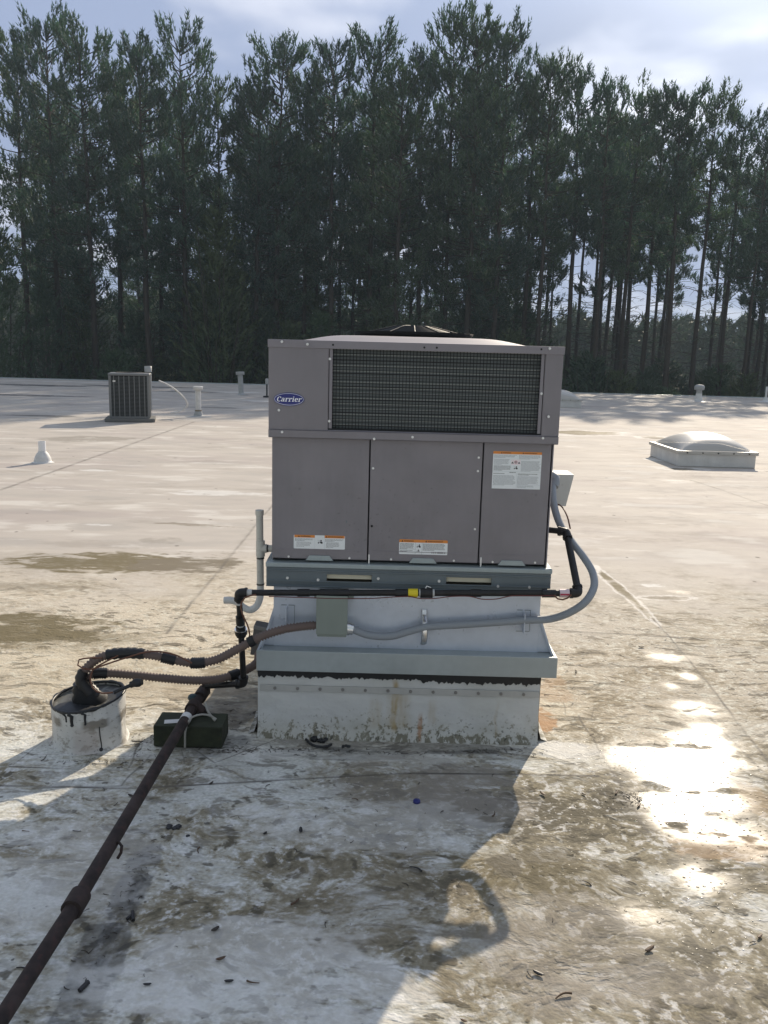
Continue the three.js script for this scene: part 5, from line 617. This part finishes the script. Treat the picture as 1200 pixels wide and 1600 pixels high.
{
  const r = rng(404), FZ = -61;
  // front row: place in the photograph, height of the tip, which of the shapes, what singles it out
  const row = [
    [-95, 110, 0, 'pine left of the left picture border'], [20, 62, 1, 'pine at the left border with a ragged pointed top'], [70, 24, 0, 'tallest pine of the left group, its broad top near the left corner'], [132, 56, 3, 'pine just right of the tallest left one, top slightly lower'], [176, 98, 2, 'lower narrow pine between two taller ones on the left'], [222, 62, 4, 'slim pine with a small rounded top, left of the gap tree'], [284, 44, 0, 'tall full pine immediately left of the sky gap'], [338, 128, 5, 'shorter pine sloping down into the sky gap'], [398, 128, 2, 'shorter pine rising on the right side of the sky gap'], [430, 66, 3, 'dark full pine just right of the sky gap'], [478, 118, 1, 'lower pine between the gap tree and the twin tops'], [522, 70, 4, 'left one of the slim twin-topped pines at centre left'], [586, 54, 1, 'slim open pine left of the big central crown'], [628, 112, 5, 'lower pine tucked against the big central crown'], [668, 82, 2, 'pine forming the left shoulder of the big central crown'], [712, 30, 3, 'very tall pine at the heart of the big central crown'], [752, 34, 0, 'pine with a spreading top in the big central crown'], [794, 42, 5, 'pine ending the big central crown on its right'], [842, 112, 8, 'pine just right of the big central crown, much lower'], [868, 88, 6, 'thin pine with pointed top right of centre'], [915, 118, 7, 'pine with a dense rounded top right of centre'], [962, 128, 9, 'pointed pine under the light at centre right'], [1000, 145, 8, 'small topped pine in the level right group'], [1036, 150, 6, 'bare stemmed pine in the level right group'], [1080, 138, 7, 'pine with a pointed crown in the right group'], [1122, 142, 9, 'round topped dark pine near the right corner'], [1165, 172, 6, 'sloping pine right of the round topped dark one'], [1200, 205, 8, 'low pine at the right border']];
  const shp = [...tallShapes, ...highShapes];
  row.forEach(([x, y, s, label], i) => { const z = FZ + (r() - 0.5) * 5, p = Z(x, y, z); pine(shp[s], p[0], z, p[1], r() * 6.28, label, null, foliage[i % 3]); });
  const span = (z) => 0.5 * -z;
  // trees outside the frame on both sides that shade the roof
  for (let i = 0; i < 7; i++) pine(shp[i % 10], 33 + i * 3.6 + r(), FZ + (r() - 0.5) * 6, 17.5 + r() * 3, r() * 6.28, 'pine of the wood edge right of the picture', 'pines beyond the right border', foliage[i % 3]);
  for (let i = 0; i < 3; i++) pine(shp[i], -36 - i * 3.6, FZ + (r() - 0.5) * 6, 22 + r() * 3, r() * 6.28, 'pine of the wood edge left of the picture', 'pines beyond the left border', foliage[i % 3]);
  // second and deeper rows, denser to the left
  const zone = (sx) => (sx < 365 ? 'left of the sky gap' : sx < 640 ? 'between the sky gap and the big central crown' : sx < 860 ? 'behind the big central crown' : 'behind the bare stemmed right group');
  for (let k = 0; k < 100; k++) {
    const z = -65 - 34 * Math.pow(r(), 1.2), x = (r() * 2 - 1) * span(z) * 1.05, sx = 600 + FOCAL * x / -z; if (sx > 860 && r() < 0.25) continue;
    const ref = row.reduce((b, q) => (Math.abs(q[0] - sx) < Math.abs(b[0] - sx) ? q : b)), top = Z(sx, ref[1], z)[1] * (sx > 860 ? 0.7 + 0.2 * r() : 0.62 + 0.24 * r());
    pine(sx > 830 ? highShapes[k % 4] : backShapes[k % 3], x, z, top, r() * 6.28, 'pine deeper in the wood ' + zone(sx), 'deeper pines ' + zone(sx), foliage[k % 3]);
  }
  // understorey: young broadleaf and cedar along the wood edge
  const bush = (seed, H, W, n) => { const q = rng(seed), P = []; for (let i = 0; i < n; i++) { const t = Math.pow(q(), 0.85), a = q() * 6.283, rad = W * Math.sqrt(q()) * Math.sin(Math.PI * (0.14 + 0.8 * t)) * (0.75 + 0.5 * noise(a * 2, t * 5 + seed)); tuft(P, new THREE.Vector3(Math.cos(a) * rad, H * t, Math.sin(a) * rad), new THREE.Vector3(Math.cos(a) * 0.7, 0.6 + q() * 0.4, Math.sin(a) * 0.7).normalize(), 0.3 + 0.15 * q(), 7, q, 0.05); } const wood = []; for (let k = 0; k < 9; k++) { const a = q() * 6.283, L = W * (0.4 + 0.5 * q()); wood.push(tube([[0.1 * Math.cos(a), 0, 0.1 * Math.sin(a)], [Math.cos(a) * L * 0.5, H * 0.35, Math.sin(a) * L * 0.5], [Math.cos(a) * L, H * (0.5 + 0.45 * q()), Math.sin(a) * L]], (t) => 0.07 * (1 - 0.8 * t), { radial: 5, seg: 5 })); } return { wood: merge(wood), crown: fromTriangles(P) }; };
  const bushes = [bush(51, 9, 2.7, 650), bush(52, 12, 3.0, 850), bush(53, 7, 2.9, 550), bush(54, 14, 2.8, 900)];
  for (let k = 0; k < 58; k++) {
    const z = -55 - 16 * r(), x = (r() * 2 - 1) * span(z) * 1.08, sx = 600 + FOCAL * x / -z, b = bushes[sx > 840 ? 2 : k % 4], sc = (sx > 840 ? 0.8 : 0.85) + 0.35 * r();
    const t = thing('understorey_tree', 'dark leafy young tree at the foot of the wood, ' + (sx < 420 ? 'left of the large unit' : sx < 880 ? 'behind the large unit' : 'right of the large unit'), 'tree', [x, GROUND_Y, z], 'young trees ' + (sx < 420 ? 'left of the large unit' : sx < 880 ? 'behind the large unit' : 'right of the large unit')); t.rotation.y = r() * 6.28; t.scale.set(sc, sc, sc);
    const w = new THREE.Mesh(b.wood, M.bark), c = new THREE.Mesh(b.crown, shrubMat[k % 3]); w.name = 'trunk'; c.name = 'crown'; t.add(w, c);
  }
  // far wood seen between the trunks
  const one = []; { const q = rng(9); for (let i = 0; i < 14; i++) tuft(one, new THREE.Vector3((q() - 0.5) * 1.6, (q() - 0.3) * 1.6, (q() - 0.5) * 1.6), new THREE.Vector3(q() - 0.5, 0.8, q() - 0.5).normalize(), 0.9, 7, q, 0.14); }
  const n = 5200, im = new THREE.InstancedMesh(fromTriangles(one), shrubMat[1], n), m4 = new THREE.Matrix4(), e = new THREE.Euler(), qn = new THREE.Quaternion();
  for (let i = 0; i < n; i++) { const z = -135 - 60 * r(), x = (r() * 2 - 1) * span(z) * 1.3, hM = (13 + 8 * fbm(x * 0.05, z * 0.05, 3) + (x < -20 ? 3 : 0)), y = GROUND_Y + hM * Math.pow(r(), 0.7); e.set(r(), r() * 6, r()); m4.compose(new THREE.Vector3(x, y, z), qn.setFromEuler(e), new THREE.Vector3(1, 1, 1).multiplyScalar(0.9 + r() * 0.9)); im.setMatrixAt(i, m4); }
  im.name = 'far_wood'; im.userData = { kind: 'stuff', label: 'low hazy wood far behind, seen between the pine trunks', category: 'wood' }; scene.add(im);
}

scene.traverse((o) => { if (o.isMesh) { o.castShadow = true; o.receiveShadow = true; } });
renderer.render(scene, camera);
